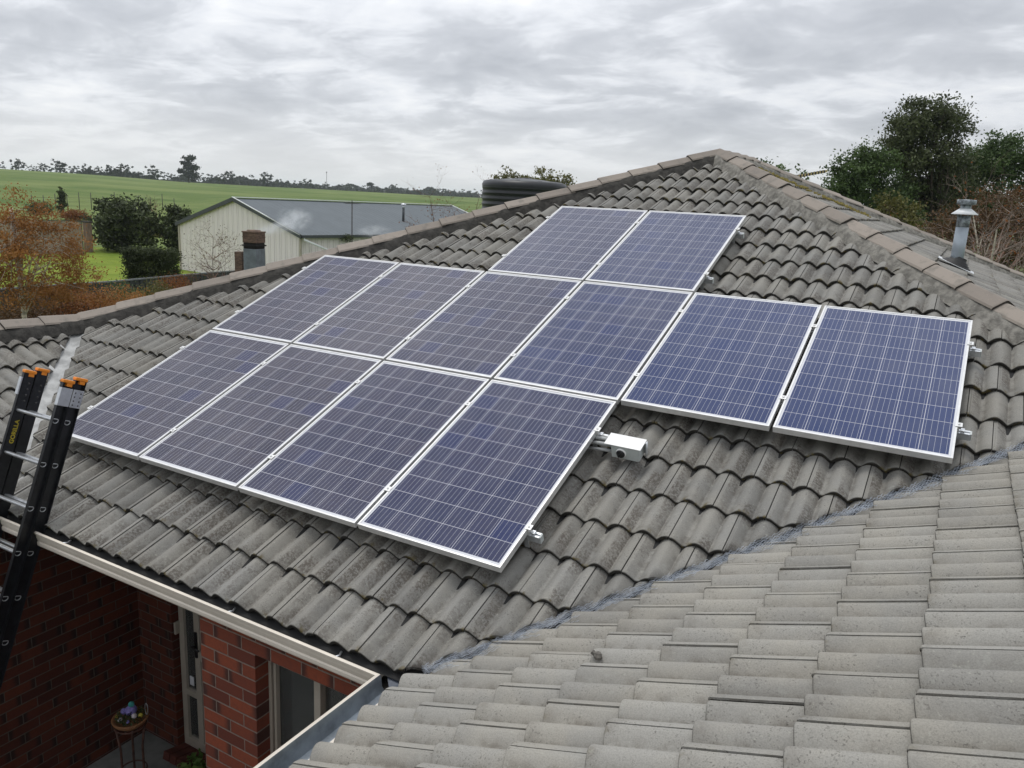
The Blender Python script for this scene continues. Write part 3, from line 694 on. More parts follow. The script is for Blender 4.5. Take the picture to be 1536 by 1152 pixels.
b = MB(); b.box((1.0, dY + 0.9, -1.8), (3.4, 0.02, 2.6)); b.box((0.4, dY + .5, -1.8), (.02, .8, 2.6)); hpart(b, 'hallway_wall', 'room_dark')
b = MB()
for i in range(16):
    x = 0.535 + i * 0.0866; b.box((x + .038, BY - .045, GZ + .03), (.076, .23, .07), rot=Matrix.Rotation(rad(-14), 3, 'X'), bev=.004)
simple('sill_brick', (0.10, 0.026, 0.017), 0.8, var=0.5, scale=6); hpart(b, 'brick_step', 'sill_brick')

# window right of the pier
win = empty('sliding_window', (0, 0, 0)); win.parent = house; win.matrix_parent_inverse = Matrix.Translation(-V((1.5, 1.0, GZ)))
wY = WY + 0.10
b = MB(); wz0, wz1 = -2.07, LZ + 0.03
for x0, x1 in ((2.695, 2.755), (3.095, 3.145), (3.53, 3.59)): b.box(((x0 + x1) / 2, wY + .03, (wz0 + wz1) / 2), (x1 - x0, .06, wz1 - wz0), bev=.005)
b.box((2.772, wY + .028, (wz0 + wz1) / 2), (.018, .03, wz1 - wz0))
b.box((3.14, wY + .031, wz1 - .02), (.9, .05, .04)); b.box((3.14, wY + .031, wz0 + .02), (.9, .05, .04)); b.box((2.93, wY + .036, -1.42), (.33, .016, .016))
hpart(b, 'window_frame', 'frame_cream', win)
b = MB(); b.box((2.935, wY + .045, (wz0 + wz1) / 2), (.32, .004, wz1 - wz0 - .08)); b.box((3.335, wY + .045, (wz0 + wz1) / 2), (.38, .004, wz1 - wz0 - .08)); hpart(b, 'window_pane', 'window_glass', win)
def curtain(x0, x1, y, mat, fold, amp):
    b = MB(); n = 90; vs = []
    for i in range(n + 1):
        x = x0 + (x1 - x0) * i / n; yy = y + amp * math.sin(i / n * fold * 2 * PI) + amp * .5 * math.sin(i / n * fold * 5.1)
        vs += [(x, yy, wz0 + .02), (x, yy, wz1 - .03)]
    b.add(vs, [(2 * i, 2 * i + 2, 2 * i + 3, 2 * i + 1) for i in range(n)], 0, True); hpart(b, 'curtain', mat, win)
curtain(2.81, 3.12, wY + .064, 'sheer', 5, .010); curtain(3.15, 3.62, wY + .085, 'drape', 6, .016)
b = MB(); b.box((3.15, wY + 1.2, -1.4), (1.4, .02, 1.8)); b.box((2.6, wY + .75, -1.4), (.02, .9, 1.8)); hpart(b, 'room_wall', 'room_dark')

# flue on the far slope
fl = V((5.875, 6.80, ze(5.875)))
def flue():
    fp = MB(); fp.tube([fl + V((0, 0, -.05)), fl + V((0, 0, .42))], .066, 20)
    o = hpart(fp, 'flue_pipe', 'flue_steel'); tag(o, 'slim galvanised flue with cone rain hat on the far slope')
    b = MB(); b.tube([fl + V((0, 0, .42)), fl + V((0, 0, .545))], .067, 20)
    for k in range(6):
        a = k * PI / 3; b.box(fl + V((.066 * math.cos(a), .066 * math.sin(a), .56)), (.016, .016, .05))
    b.tube([fl + V((0, 0, .56)), fl + V((0, 0, .68))], .054, 18); hpart(b, 'flue_collar', 'flue_aged', o)
    b = MB(); b.lathe(fl, [(.132, .555), (.134, .560), (.058, .620), (.05, .620)], 24); hpart(b, 'rain_hat', 'white_trim', o)
    b = MB(); b.lathe(fl, [(.054, .660), (.094, .666), (.096, .672), (.096, .708), (.092, .714), (.01, .718)], 24); hpart(b, 'flue_cap', 'flue_aged', o)
    b = MB(); q = V((SP, 0, CP))
    b.lathe(fl - q * .0, [(.165, .006), (.16, .016), (.132, .024), (.130, .036), (.105, .044), (.103, .056), (.080, .066), (.068, .10)], 24, axis=q); hpart(b, 'flashing_boot', 'rubber', o)
    b = MB(); b.box(fl + q * .005, (.40, .36, .006), rot=Matrix.Rotation(rad(22.5), 3, 'Y')); hpart(b, 'flashing_tray', 'white_trim', o)
flue()
# square chimney flue and low brick stub on the hidden back slope
ch = at(382, 400, 13.0)
def chimney():
    x, y = ch.x, ch.y; zr = zw(x)
    b = MB(); b.box((x, y, (zr - .2 + 1.00) / 2), (.235, .235, 1.00 - zr + .2), rot=Matrix.Rotation(rad(12), 3, 'Z'), bev=.01)
    simple('chimney_steel', (0.15, 0.175, 0.19), .5, .2, var=.25)
    o = hpart(b, 'chimney', 'chimney_steel'); tag(o, 'square steel chimney with rusty cowl smoking behind the ridge')
    R = Matrix.Rotation(rad(12), 3, 'Z')
    b = MB(); b.box((x, y, 1.045), (.225, .225, .085), rot=R); hpart(b, 'chimney_throat', 'soot', o)
    b = MB(); b.box((x, y, 1.05), (.265, .265, .02), rot=R); hpart(b, 'chimney_flange', 'soot', o)
    b = MB(); b.box((x, y, 1.17), (.242, .242, .16), rot=R, bev=.008); b.box((x, y, 1.255), (.26, .26, .02), rot=R, bev=.004); b.box((x, y, 1.178), (.248, .248, .012), rot=R); b.lathe((x, y, 1.265), [(.11, 0), (.10, .018), (.01, .022)], 16); hpart(b, 'cowl', 'rust_brown', o)
    b = MB(); p = at(362, 420, 13.25); b.box((p.x, p.y, .28), (.13, .13, 1.30), rot=R); hpart(b, 'flue_shield', 'rust_brown')
chimney()

# ------------------------------------------------------------------ SOLAR PANELS
PW, PH, GU, GV = 0.992, 1.6315, 0.0236, 0.0235
Rm = Matrix(((1, 0, 0), (0, CP, -SP), (0, SP, CP)))         # panel plane to world
def uvn(u, v, n): return Rm @ V((u, v, n))
def make_panel():
    root = bpy.data.objects.new('solar_panel', None); COL.objects.link(root); root.empty_display_size = .1
    fw, th = 0.0115, 0.040
    b = MB()
    for x, y, w, h in ((PW / 2, fw / 2, PW, fw), (PW / 2, PH - fw / 2, PW, fw), (fw / 2, PH / 2, fw, PH - 2 * fw), (PW - fw / 2, PH / 2, fw, PH - 2 * fw)):
        b.box((x, y, -th / 2), (w, h, th))
    b.build('frame', 'aluminium', root)
    b = MB(); z = -0.0035; b.add([(fw, fw, z), (PW - fw, fw, z), (PW - fw, PH - fw, z), (fw, PH - fw, z)], [(0, 1, 2, 3)])
    g = b.build('glass', 'solar_cells', root); uvl = g.data.uv_layers.new(name='UVMap')
    mu, mv = 0.012 / 0.94, 0.018 / 1.57
    for li, (a, c) in zip(g.data.loops, ((-mu, -mv), (1 + mu, -mv), (1 + mu, 1 + mv), (-mu, 1 + mv))): uvl.data[li.index].uv = (a, c)
    b = MB(); b.box((PW / 2, PH / 2, -.03), (PW - .03, PH - .03, .004)); b.build('backsheet', 'white_plastic', root)
    b = MB(); b.box((PW - .11, fw + .006, -.0025), (.09, .007, .0015)); b.build('serial_sticker', 'sticker', root)
    return root
PGRP = 'solar panels on the tiled roof'
def clamp_at(parent, x, y, end):
    b = MB(); w = 0.024 if not end else 0.020
    b.box((x, y, .0035), (w + .018, .040, .004), bev=.001); b.box((x, y, -.02), (w * .5, .036, .046)); b.lathe((x, y, .005), [(.0075, 0), (.0075, .006), (.001, .0065)], 8)
    b.build('panel_clamp', 'aluminium', parent)
RAILV = (0.33, 1.30)
ptmpl = None
names_row = {0: ['bottom', 4], 1: ['middle', 6], 2: ['top', 2]}
PL = {
 (0, 0): 'bottom row panel nearest the black ladder', (0, 1): 'bottom row panel second from the ladder',
 (0, 2): 'bottom row panel third from the ladder, one short of the low corner', (0, 3): 'bottom row panel beside the white isolator box, lowest of all',
 (1, 0): 'middle row panel at the far left end, above the panel by the ladder', (1, 1): 'middle row panel second from the left end',
 (1, 2): 'middle row panel third from left, below the left of the two top panels', (1, 3): 'middle row panel fourth from left, below the right of the two top panels',
 (1, 4): 'middle row panel with the isolator box below its left corner', (1, 5): 'rightmost solar panel, closest to the right hip',
 (2, 2): 'left one of the two panels in the short top row', (2, 3): 'right one of the two panels in the short top row'}
order = [(0, 0), (0, 1), (0, 2), (0, 3), (1, 0), (1, 1), (1, 2), (1, 3), (1, 4), (1, 5), (2, 2), (2, 3)]
p0_ = make_panel(); plist = []
pj = random.Random(4)
for i, (r, c) in enumerate(order):
    o = p0_ if i == 0 else copy_tree(p0_)
    plist.append((o, r, c))
for o, r, c in plist:
    u0 = c * (PW + GU); v0 = r * (PH + GV)
    o.location = uvn(u0, v0, pj.uniform(-.0012, .0012)); o.rotation_euler = (Rm @ Matrix.Rotation(pj.uniform(-.0012, .0012), 3, 'Y')).to_euler()
    tag(o, 'blue polycrystalline ' + PL[(r, c)], 'solar panel', PGRP)
    for k_ in kids(o): k_.color = (1, 1, {(1, 4): .9, (1, 5): 1.0, (1, 3): .55, (2, 3): .6, (2, 2): .3, (1, 2): .12, (0, 3): .30, (0, 2): .15}.get((r, c), 0.0), 1)
    last = (r, c + 1) not in order; first = (r, c - 1) not in order
    for rv in RAILV:
        clamp_at(o, PW + (GU / 2 if not last else .006), rv, last)
        if first: clamp_at(o, -.006, rv, True)
# mounting rails with their open ends showing past the array
RPROF = [(-.02, -.0415), (-.006, -.0415), (-.006, -.052), (.006, -.052), (.006, -.0415), (.02, -.0415), (.02, -.085), (-.02, -.085)]
RL = {0: 'under the bottom row of panels', 1: 'under the middle row of panels', 2: 'under the top row of panels'}
for r, (c0, c1) in {0: (0, 3), 1: (0, 5), 2: (2, 3)}.items():
    for k, rv in enumerate(RAILV):
        ua = c0 * (PW + GU) - .02; ub = c1 * (PW + GU) + PW + (.075 if r < 2 else .06); vv = r * (PH + GV) + rv
        root = bpy.data.objects.new('mounting_rail', None); COL.objects.link(root); root.location = uvn(ua, vv, -.0635)
        b = MB(); b.prism(RPROF, 0, ub - ua, lambda x, y, z: uvn(ua + z, vv + x, y) - uvn(ua, vv, -.0635)); b.build('rail_beam', 'galvanised', root)
        b = MB(); b.box(uvn(ub + .0, vv, -.0635) - uvn(ua, vv, -.0635), (.010, .036, .046), rot=Rm); b.build('rail_end_cap', 'grey_plastic', root)
        for q in np.arange(ua + .35, ub, 1.2):
            b = MB(); b.box(uvn(q, vv + .03, -.105) - uvn(ua, vv, -.0635), (.035, .006, .08), rot=Rm); b.box(uvn(q, vv + .10, -.14) - uvn(ua, vv, -.0635), (.035, .15, .006), rot=Rm); b.build('roof_hook', 'galvanised', root)
        b = MB(); b.box(uvn(ub - .09, vv - .022, -.10) - uvn(ua, vv, -.0635), (.03, .006, .075), rot=Rm); b.box(uvn(ub - .045, vv, -.034) - uvn(ua, vv, -.0635), (.022, .03, .016), rot=Rm, bev=.002); b.build('end_bracket', 'galvanised', root)
        tag(root, 'silver aluminium mounting rail, %s one %s' % ('lower' if k == 0 else 'upper', RL[r]), 'mounting rail', 'mounting rails under the solar panels')
# isolator box
iso = bpy.data.objects.new('isolator_box', None); COL.objects.link(iso); iso.location = uvn(4.26, 1.25, -.07)
tag(iso, 'small white electrical isolator box with shield plate on the tiles', 'isolator box')
IL = iso.location.copy()
def ib(name, mat, fn):
    b = MB(); fn(b); b.v = [tuple(V(p) - IL) for p in b.v]; return b.build(name, mat, iso)
ib('shield_plate', 'white_plastic', lambda b: b.box(uvn(4.257, 1.252, -.014), (.246, .118, .004), rot=Rm, bev=.001))
ib('enclosure', 'grey_plastic', lambda b: b.box(uvn(4.268, 1.255, -.070), (.190, .090, .100), rot=Rm, bev=.006))
ib('enclosure_lid', 'grey_plastic', lambda b: b.box(uvn(4.268, 1.206, -.070), (.184, .010, .094), rot=Rm, bev=.004))
def dial(b):
    q = Rm @ V((0, -1, 0)); c = uvn(4.246, 1.200, -.068); b.lathe(c, [(.034, 0), (.034, .007), (.028, .012)], 24, axis=q)
ib('dial_ring', 'white_plastic', dial)
def knob(b):
    q = Rm @ V((0, -1, 0)); c = uvn(4.246, 1.196, -.068); b.lathe(c, [(.029, 0), (.029, .012), (.026, .016), (.001, .016)], 24, axis=q); b.box(uvn(4.246, 1.180, -.068), (.012, .012, .05), rot=Rm @ Matrix.Rotation(.6, 3, 'Y'), bev=.002)
ib('dial_knob', 'black_plastic', knob)
for n_, (dv, dn, rr) in enumerate(((0.018, -.045, .013), (-.015, -.062, .013), (-.035, -.095, .011), (.038, -.035, .005), (.050, -.042, .005))):
    ib('conduit', 'conduit' if n_ < 3 else 'white_plastic', lambda b: b.tube([uvn(3.95, 1.262 + dv, dn - .02), uvn(4.08, 1.26 + dv, dn), uvn(4.175, 1.255 + dv * .7, dn)], rr, 10))
ib('support_bracket', 'galvanised', lambda b: (b.box(uvn(4.386, 1.285, -.06), (.005, .022, .09), rot=Rm), b.box(uvn(4.375, 1.296, -.07), (.024, .005, .08), rot=Rm), b.tube([uvn(4.39, 1.29, -.01), uvn(4.39, 1.25, -.11)], .004, 6)))

# ------------------------------------------------------------------ LADDER
TL = rad(21); ld = V((0, math.sin(TL), math.cos(TL))); lw_ = V((0, -math.cos(TL), math.sin(TL)))
LO = V((0, -0.36, 0.582)); XL, XR = 0.330, 0.760
foot_s = (GZ + .02 - LO.z) / ld.z
ladder = empty('extension_ladder', (0.545, (LO + ld * foot_s).y, GZ + .02))
tag(ladder, 'black extension ladder with orange caps and silver rungs leaning on gutter', 'ladder')
LB = ladder.location.copy()
def lp(x, s, w): return V((x, 0, 0)) + LO + ld * s + lw_ * w
RL3 = Matrix((V((1, 0, 0)), ld, -lw_)).transposed()      # local x, along, thickness
def lpart(b, name, mats, parent=None):
    b.v = [tuple(V(p) - LB) for p in b.v]; return b.build(name, mats, parent or ladder)
for si, (w0, w1, top) in enumerate(((0.005, -0.072, 0.0), (-0.078, -0.160, 0.030))):
    for xi, X in enumerate((XL, XR)):
        out = -1 if xi == 0 else 1; b = MB(); s0 = foot_s + 0.02; L = top - s0
        b.box(lp(X, (s0 + top) / 2, (w0 + w1) / 2), (.004, L, abs(w1 - w0)), rot=RL3)
        for w in (w0, w1): b.box(lp(X + out * .012, (s0 + top) / 2, w + (.002 if w == w1 else -.002)), (.028, L, .004), rot=RL3)
        rail = lpart(b, 'rail', 'ladder_black')
        b = MB(); b.box(lp(X + out * .010, top + .008, (w0 + w1) / 2), (.040, .022, abs(w1 - w0) + .008), rot=RL3, bev=.006); b.box(lp(X + out * .010, top - .012, (w0 + w1) / 2 - .012), (.030, .03, .040), rot=RL3, bev=.004)
        lpart(b, 'end_cap', 'ladder_orange')
        if xi == 0:
            for k in range(4):
                b = MB(); b.lathe(lp(X + .0035, -.075 - k * .042, (w0 * .35 + w1 * .65)), [(.008, 0), (.007, .003), (.001, .004)], 10, axis=(1, 0, 0)); lpart(b, 'rivet', 'rivet_dark')
        if si == 0:
            b = MB(); b.box(lp(X + out * .013 * (1 if xi else 1), -.10, (w0 + w1) / 2 + (.0 if xi else .046)), (.030 if xi == 0 else .0335, .125, abs(w1 - w0) * (.06 if xi == 0 else 1.0) + .006), rot=RL3, bev=.002); lpart(b, 'bracket_plate', 'galvanised')
        elif xi == 1:
            b = MB(); b.box(lp(X + .0135, -.10, (w0 + w1) / 2), (.031, .125, abs(w1 - w0) - .004), rot=RL3, bev=.002)
            for k in range(4):
                for j in (-1, 1): b.lathe(lp(X + .029, -.06 - k * .028, (w0 + w1) / 2 + j * .02), [(.006, 0), (.004, .002), (.001, .002)], 8, mi=1, axis=(1, 0, 0))
            lpart(b, 'bracket_plate', ['galvanised', 'rivet_dark'])
    k = 0
    while -0.268 - k * .3 > foot_s + .1:
        s_ = -0.268 - k * .303; wc = (w0 + w1) / 2 + .006; b = MB(); n = 14; prf = []
        for i in range(n):
            a = 2 * PI * i / n; x_, y_ = math.cos(a), math.sin(a); prf.append((.019 * x_, .015 * y_ if y_ < .55 else .015 * .55))
        pts = []
        vs = [lp(X, s_ + py_, wc + px_) for X in (XL - .002, XR + .004) for px_, py_ in prf]
        b.add(vs, [(i, (i + 1) % n, n + (i + 1) % n, n + i) for i in range(n)] , 0, False); lpart(b, 'rung', 'galvanised')
        for X, o_ in ((XR, 1), (XL, -1)):
            b = MB(); ring = [lp(X + o_ * .005, s_ + py_ * 1.25, wc + px_ * 1.05) for px_, py_ in prf]; b.tube(ring + ring[:1], .0030, 6, caps=False); lpart(b, 'rung_ferrule', 'galvanised')
        k += 1
def text_mesh(body, size):
    cu = bpy.data.curves.new('t', 'FONT'); cu.body = body; cu.size = size; cu.extrude = .0004; cu.align_x = 'CENTER'; cu.offset = size * .025
    o = bpy.data.objects.new('t', cu); dg = bpy.context.evaluated_depsgraph_get(); COL.objects.link(o); dg.update()
    me = bpy.data.meshes.new_from_object(o.evaluated_get(dg)); bpy.data.objects.remove(o); return me
me = text_mesh('GORILLA', .042); me.name = 'maker_lettering'; me.materials.append(M['yellow_print'])
tx = bpy.data.objects.new('lettering', me); COL.objects.link(tx); tx.parent = ladder
# reads upwards along the inner face of the left rail
X3 = ld; Y3 = lw_; Z3 = X3.cross(Y3)
mt = Matrix((X3, Y3, Z3)).transposed().to_4x4(); mt.translation = lp(XL + .0032, -.425, -.052) - LB
tx.matrix_basis = mt
tag(tx, 'yellow maker lettering on the left rail')

# small loose bits on the near slope
p = V((5.10, -0.02, 0)); pr = ray(897, 982); nF = V((-SP, 0, CP)); t_ = ((V((EX, 0, EZ)) - CAM).dot(nF)) / pr.dot(nF); p = CAM + pr * t_
b = MB(); b.lathe((0, 0, 0), [(.016, -.01), (.020, .004), (.013, .018), (.002, .022)], 7, smooth=False); b.box((-.02, .01, .0), (.03, .02, .012), rot=Matrix.Rotation(.5, 3, 'Y'))
tag(b.build('loose_fragment', 'debris_bit'), 'small dark fragment lying on the pale near tiles', 'debris').location = p + V((0, 0, -.008))

# ------------------------------------------------------------------ PLANT STAND in the porch
ps = atz(195, 1075, -2.2); ps_b = V((ps.x, ps.y, FZ)); stand = empty('plant_stand', ps_b)
tag(stand, 'rusty wrought iron plant stand with round hoop in the dark corner', 'plant stand')
hz = ps.z - FZ
b = MB(); b.tube([(.115 * math.cos(a), .115 * math.sin(a), hz - .07) for a in np.linspace(0, 2 * PI, 33)], .007, 8, caps=False); b.build('hoop', 'iron_rust', stand)
b = MB(); b.tube([(.10 * math.cos(a), .10 * math.sin(a), .30) for a in np.linspace(0, 2 * PI, 21)], .006, 6, caps=False); b.build('hoop', 'iron_rust', stand)
for k in range(3):
    a = k * 2 * PI / 3 + .4; c_, s_ = math.cos(a), math.sin(a); b = MB()
    b.tube([(.115 * c_, .115 * s_, hz - .07), (.09 * c_, .09 * s_, hz - .25), (.09 * c_, .09 * s_, .30), (.12 * c_, .12 * s_, .12), (.17 * c_, .17 * s_, .015)], .009, 8); b.build('leg', 'iron_rust', stand)
bas = empty('flower_basket', ps + V((0, 0, -.025))); bas.scale = (.60, .60, .62)
tag(bas, 'round wicker basket of lilac and teal artificial flowers', 'flower basket')
b = MB(); b.lathe((0, 0, 0), [(.03, -.10), (.12, -.09), (.19, -.03), (.215, .02), (.22, .03), (.205, .035), (.18, -.02), (.1, -.07), (.02, -.08)], 32)
for z, r in ((.028, .219), (.012, .213), (-.005, .205)): b.tube([(r * math.cos(a), r * math.sin(a), z) for a in np.linspace(0, 2 * PI, 33)], .008, 6, caps=False)
b.build('basket_bowl', 'wicker', bas)
b = MB()
for i in range(320):
    a = rng.uniform(0, 2 * PI); r = .19 * math.sqrt(rng.random()); z = .03 + .06 * rng.random(); q = Matrix.Rotation(rng.uniform(0, 6), 3, 'Z') @ Matrix.Rotation(rng.uniform(-1, 1), 3, 'X')
    b.add([V((r * math.cos(a), r * math.sin(a), z)) + q @ V(t) * .03 for t in ((0, -.6, 0), (.35, 0, .1), (0, .9, 0), (-.35, 0, .1))], [(0, 1, 2, 3)])
b.build('foliage', 'leaf_dark', bas)
def blossom(c, r, mat):
    b = MB()
    for i in range(70):
        d = V((rng.gauss(0, 1), rng.gauss(0, 1), rng.gauss(.3, 1))).normalized(); q = V((0, 0, 1)).rotation_difference(d).to_matrix() @ Matrix.Rotation(rng.uniform(0, 6), 3, 'Z')
        b.add([V(c) + d * r * .8 + q @ V(t) * r * .42 for t in ((-1, 0, .25), (0, -1, .25), (1, 0, .25), (0, 1, .25))], [(0, 1, 2, 3)])
    b.build('blossom', mat, bas)
blossom((0.0, .02, .12), .075, 'petal_lilac'); blossom((.0, .03, .20), .04, 'petal_teal'); blossom((-.10, -.02, .09), .04, 'petal_lilac')
blossom((.09, .0, .085), .035, 'petal_white'); blossom((-.02, -.13, .06), .03, 'petal_white'); blossom((.14, .06, .08), .03, 'petal_yellow'); blossom((.10, -.10, .06), .022, 'petal_lilac'); blossom((-.12, -.11, .06), .018, 'petal_yellow')
b = MB(); b.tube([(.15 + .03 * math.cos(a), .14, .13 + .08 * math.sin(a)) for a in np.linspace(0, 2 * PI, 17)], .005, 6, caps=False); b.build('wire_loop', 'galvanised', bas)

# ------------------------------------------------------------------ vegetation helpers
def leaf_quad(b, p, size, asp=0.55, rnd=None, flat=0.0, dirn=None):
    d = V((rng.gauss(0, 1), rng.gauss(0, 1), rng.gauss(0, 1) + flat)).normalized() if dirn is None else dirn
    a = d.orthogonal().normalized(); a.rotate(Matrix.Rotation(rng.uniform(0, 2 * PI), 3, d)); c = d.cross(a)
    s = size * rng.uniform(.65, 1.3)
    b.add([p - a * s * .5, p + c * s * asp * .5, p + a * s * .5, p - c * s * asp * .5], [(0, 1, 2, 3)], 0, False, rnd)
def in_blob(shell=0.55):
    while True:
        q = V((rng.uniform(-1, 1), rng.uniform(-1, 1), rng.uniform(-1, 1))); l = q.length
        if 0.02 < l <= 1:
            return q * ((l ** 0.6) * shell + l * (1 - shell)) if shell else q
def tree(name, label, cat, base, blobs, nclu, nleaf, clu, leaf, lmat, bmat, trunk=(0.25, 3.0), group=None, limbs=10, lean=(0, 0), asp=0.55):
    """blobs: (x, y, z, rx, ry, rz) relative to the foot of the trunk"""
    rng.seed(sum(map(ord, label)) * 7 + 1); root = empty(name, base); tag(root, label, cat, group)
    vol = [bl[3] * bl[4] * bl[5] for bl in blobs]; tot = sum(vol); b = MB(); cl_ = []
    for bl, vv in zip(blobs, vol):
        for _ in range(max(3, int(nclu * vv / tot))):
            q = in_blob(.8); cl_.append(V((bl[0] + q.x * bl[3], bl[1] + q.y * bl[4], bl[2] + q.z * bl[5])))
    for c in cl_:
        r0 = rng.random(); cs = clu * rng.uniform(.55, 1.35)
        for _ in range(nleaf):
            p = c + V((rng.gauss(0, cs * .55), rng.gauss(0, cs * .55), rng.gauss(0, cs * .36)))
            leaf_quad(b, p, leaf, asp, min(1, max(0, r0 * .65 + rng.random() * .35)), .6)
    b.build('crown', lmat, root)
    if trunk:
        b = MB(); r, h = trunk; tops = sorted(cl_, key=lambda c: c.z)
        tip = V((lean[0], lean[1], h)); mid = tip * .5 + V((rng.uniform(-.2, .2) * r * 3, rng.uniform(-.2, .2) * r * 3, 0))
        b.tube([(0, 0, -.2), mid, tip], [r * 1.15, r * .85, r * .6], 9)
        for i in range(limbs):
            c = rng.choice(cl_); s = tip.lerp(V((0, 0, h * .45)), rng.random() * .8); m_ = s.lerp(c, .5) + V((rng.uniform(-.1, .1), rng.uniform(-.1, .1), .12)) * (c - s).length
            b.tube([s, m_, c], [r * .30, r * .15, r * .05], 6, caps=False)
        b.build('trunk', bmat, root)
    return root
def branchy(b, tips, p, d, L, r, depth, spread, up=0.15, sides=5, kink=0.22, nkid=(2, 3)):
    q = p; pts = [p]; rs = [r]; dd = d.copy()
    for i in range(3):
        dd = (dd + V((rng.gauss(0, kink), rng.gauss(0, kink), rng.gauss(0, kink) * .6 + up * .3))).normalized(); q = q + dd * L / 3; pts.append(q); rs.append(r * (1 - .22 * (i + 1)))
        if depth >= 1 and rng.random() < .5 and i < 2:
            e = (dd + V((rng.gauss(0, 1), rng.gauss(0, 1), rng.gauss(0, .6))) * spread).normalized(); branchy(b, tips, q, e, L * .6, r * .45, depth - 1, spread, up, 4, kink)
    b.tube(pts, rs, sides if r > .012 else 3, caps=False); tips += [(x, dd) for x in pts[1:]] if depth <= 1 else []
    if depth > 0:
        for _ in range(rng.randint(*nkid)):
            e = (dd + V((rng.gauss(0, 1), rng.gauss(0, 1), rng.gauss(0, .7) + up)) * spread).normalized(); branchy(b, tips, q, e, L * rng.uniform(.6, .85), r * .55, depth - 1, spread, up, 5 if depth > 1 else 3, kink)
def bare_tree(name, label, base, h, r, stems, bmat, leaves=0, lmat='leaf_orange', lsize=.06, spread=.5, depth=4, cat='tree', group=None, trunkfrac=.35, droop=0.0, twig='twig_brown', seed=1):
    rng.seed(sum(map(ord, label)) * 7 + seed); root = empty(name, base); tag(root, label, cat, group)
    b = MB(); tb = MB(); tips = []
    for k in range(stems):
        a = rng.uniform(0, 2 * PI); d = V((math.cos(a) * .22, math.sin(a) * .22, 1)).normalized() if stems > 1 else V((.03, .02, 1)).normalized()
        n = 9; pts = []; rs = []; p = V((math.cos(a) * .1, math.sin(a) * .1, -.1)) if stems > 1 else V((0, 0, -.1))
        for i in range(n + 1):
            pts.append(p.copy()); rs.append(r * (1 - .88 * i / n)); d = (d + V((rng.gauss(0, .05), rng.gauss(0, .05), .05))).normalized(); p = p + d * h * .92 / n
        b.tube(pts, rs, 8, caps=False)
        for i in range(2, n + 1):
            fr_ = i / n
            if fr_ < trunkfrac: continue
            for _ in range(3 if fr_ < .95 else 2):
                a2 = rng.uniform(0, 2 * PI); e = V((math.cos(a2), math.sin(a2), rng.uniform(.25, .9) - droop)).normalized()
                branchy(tb, tips, pts[i], e, h * .17 * (1.25 - fr_ * .55), rs[i] * .55 + .004, depth - 2, spread, .12 - droop * .4)
    b.build('trunk', bmat, root); tb.build('branches', twig, root)
    if leaves:
        lb_ = MB()
        for _ in range(leaves):
            t, dd = rng.choice(tips); leaf_quad(lb_, t + V((rng.gauss(0, 1), rng.gauss(0, 1), rng.gauss(0, 1) - .2)) * lsize * 2.2, lsize, .6)
        lb_.build('leaves', lmat, root)
    return root
def shrub(name, label, base, rx, ry, rz, nclu, nleaf, clu, leaf, lmat, cat='shrub', group=None, boxy=False):
    rng.seed(sum(map(ord, label)) * 7 + 1); root = empty(name, base); tag(root, label, cat, group); b = MB()
    for _ in range(nclu):
        if boxy:
            ax = rng.randrange(5); q = V([rng.uniform(-1, 1) for _ in range(3)]); q[ax % 3] = q[ax % 3] if ax > 2 else rng.choice((-1, 1)) * rng.uniform(.8, 1.0) if ax != 2 else rng.uniform(.8, 1.05); c = V((q.x * rx, q.y * ry, rz + q.z * rz))
        else:
            q = in_blob(.9); q.z = abs(q.z) if rng.random() < .8 else q.z * .6; c = V((q.x * rx, q.y * ry, max(.05, rz * .35 + q.z * rz * .65)))
        r0 = rng.random()
        for _ in range(nleaf): leaf_quad(b, c + V((rng.gauss(0, clu), rng.gauss(0, clu), rng.gauss(0, clu * .7))), leaf, .5, min(1, r0 * .6 + rng.random() * .4), .5)
    b.build('foliage', lmat, root)
    b = MB()
    for k in range(6):
        a = k * PI / 3; b.tube([(0.05 * math.cos(a), .05 * math.sin(a), -.05), (rx * .3 * math.cos(a), ry * .3 * math.sin(a), rz * .6), (rx * .5 * math.cos(a), ry * .5 * math.sin(a), rz * .85)], [.018 * rz, .011 * rz, .003 * rz], 5, caps=False)
    b.build('stems', 'bark_dark', root)
    return root
def gpt(px, d):
    p = at(px, 400, d); return V((p.x, p.y, terr(p.x, p.y)))

# ------------------------------------------------------------------ SHED
SH = rad(-6)      # axis of the ridge, turned slightly to the right of +Y
shed = empty('farm_shed', (-28.47, 26.95, GZ), SH)
tag(shed, 'cream corrugated steel shed with grey gable roof', 'shed')
SWd, SLn, SE, SRi = 5.33, 17.8, 2.70, 4.29
ribbed('shed_wall_front', (0.86, 0.79, 0.79), 'x', 0.44); ribbed('shed_wall_side', (0.83, 0.765, 0.76), 'y', 0.40)
b = MB(); b.add([(-SWd, 0, 0), (SWd, 0, 0), (SWd, 0, SE), (0, 0, SRi - .06), (-SWd, 0, SE)], [(0, 1, 2, 3, 4)]); b.build('gable_wall', 'shed_wall_front', shed)
b = MB(); b.add([(SWd, 0, 0), (SWd, SLn, 0), (SWd, SLn, SE), (SWd, 0, SE)], [(0, 1, 2, 3)]); b.build('side_wall', 'shed_wall_side', shed)
b = MB(); b.add([(-SWd, SLn, 0), (-SWd, 0, 0), (-SWd, 0, SE), (-SWd, SLn, SE)], [(0, 1, 2, 3)]); b.build('side_wall', 'shed_wall_side', shed)
b = MB(); b.add([(SWd, SLn, 0), (-SWd, SLn, 0), (-SWd, SLn, SE), (0, SLn, SRi - .06), (SWd, SLn, SE)], [(0, 1, 2, 3, 4)]); b.build('gable_wall', 'shed_wall_front', shed)
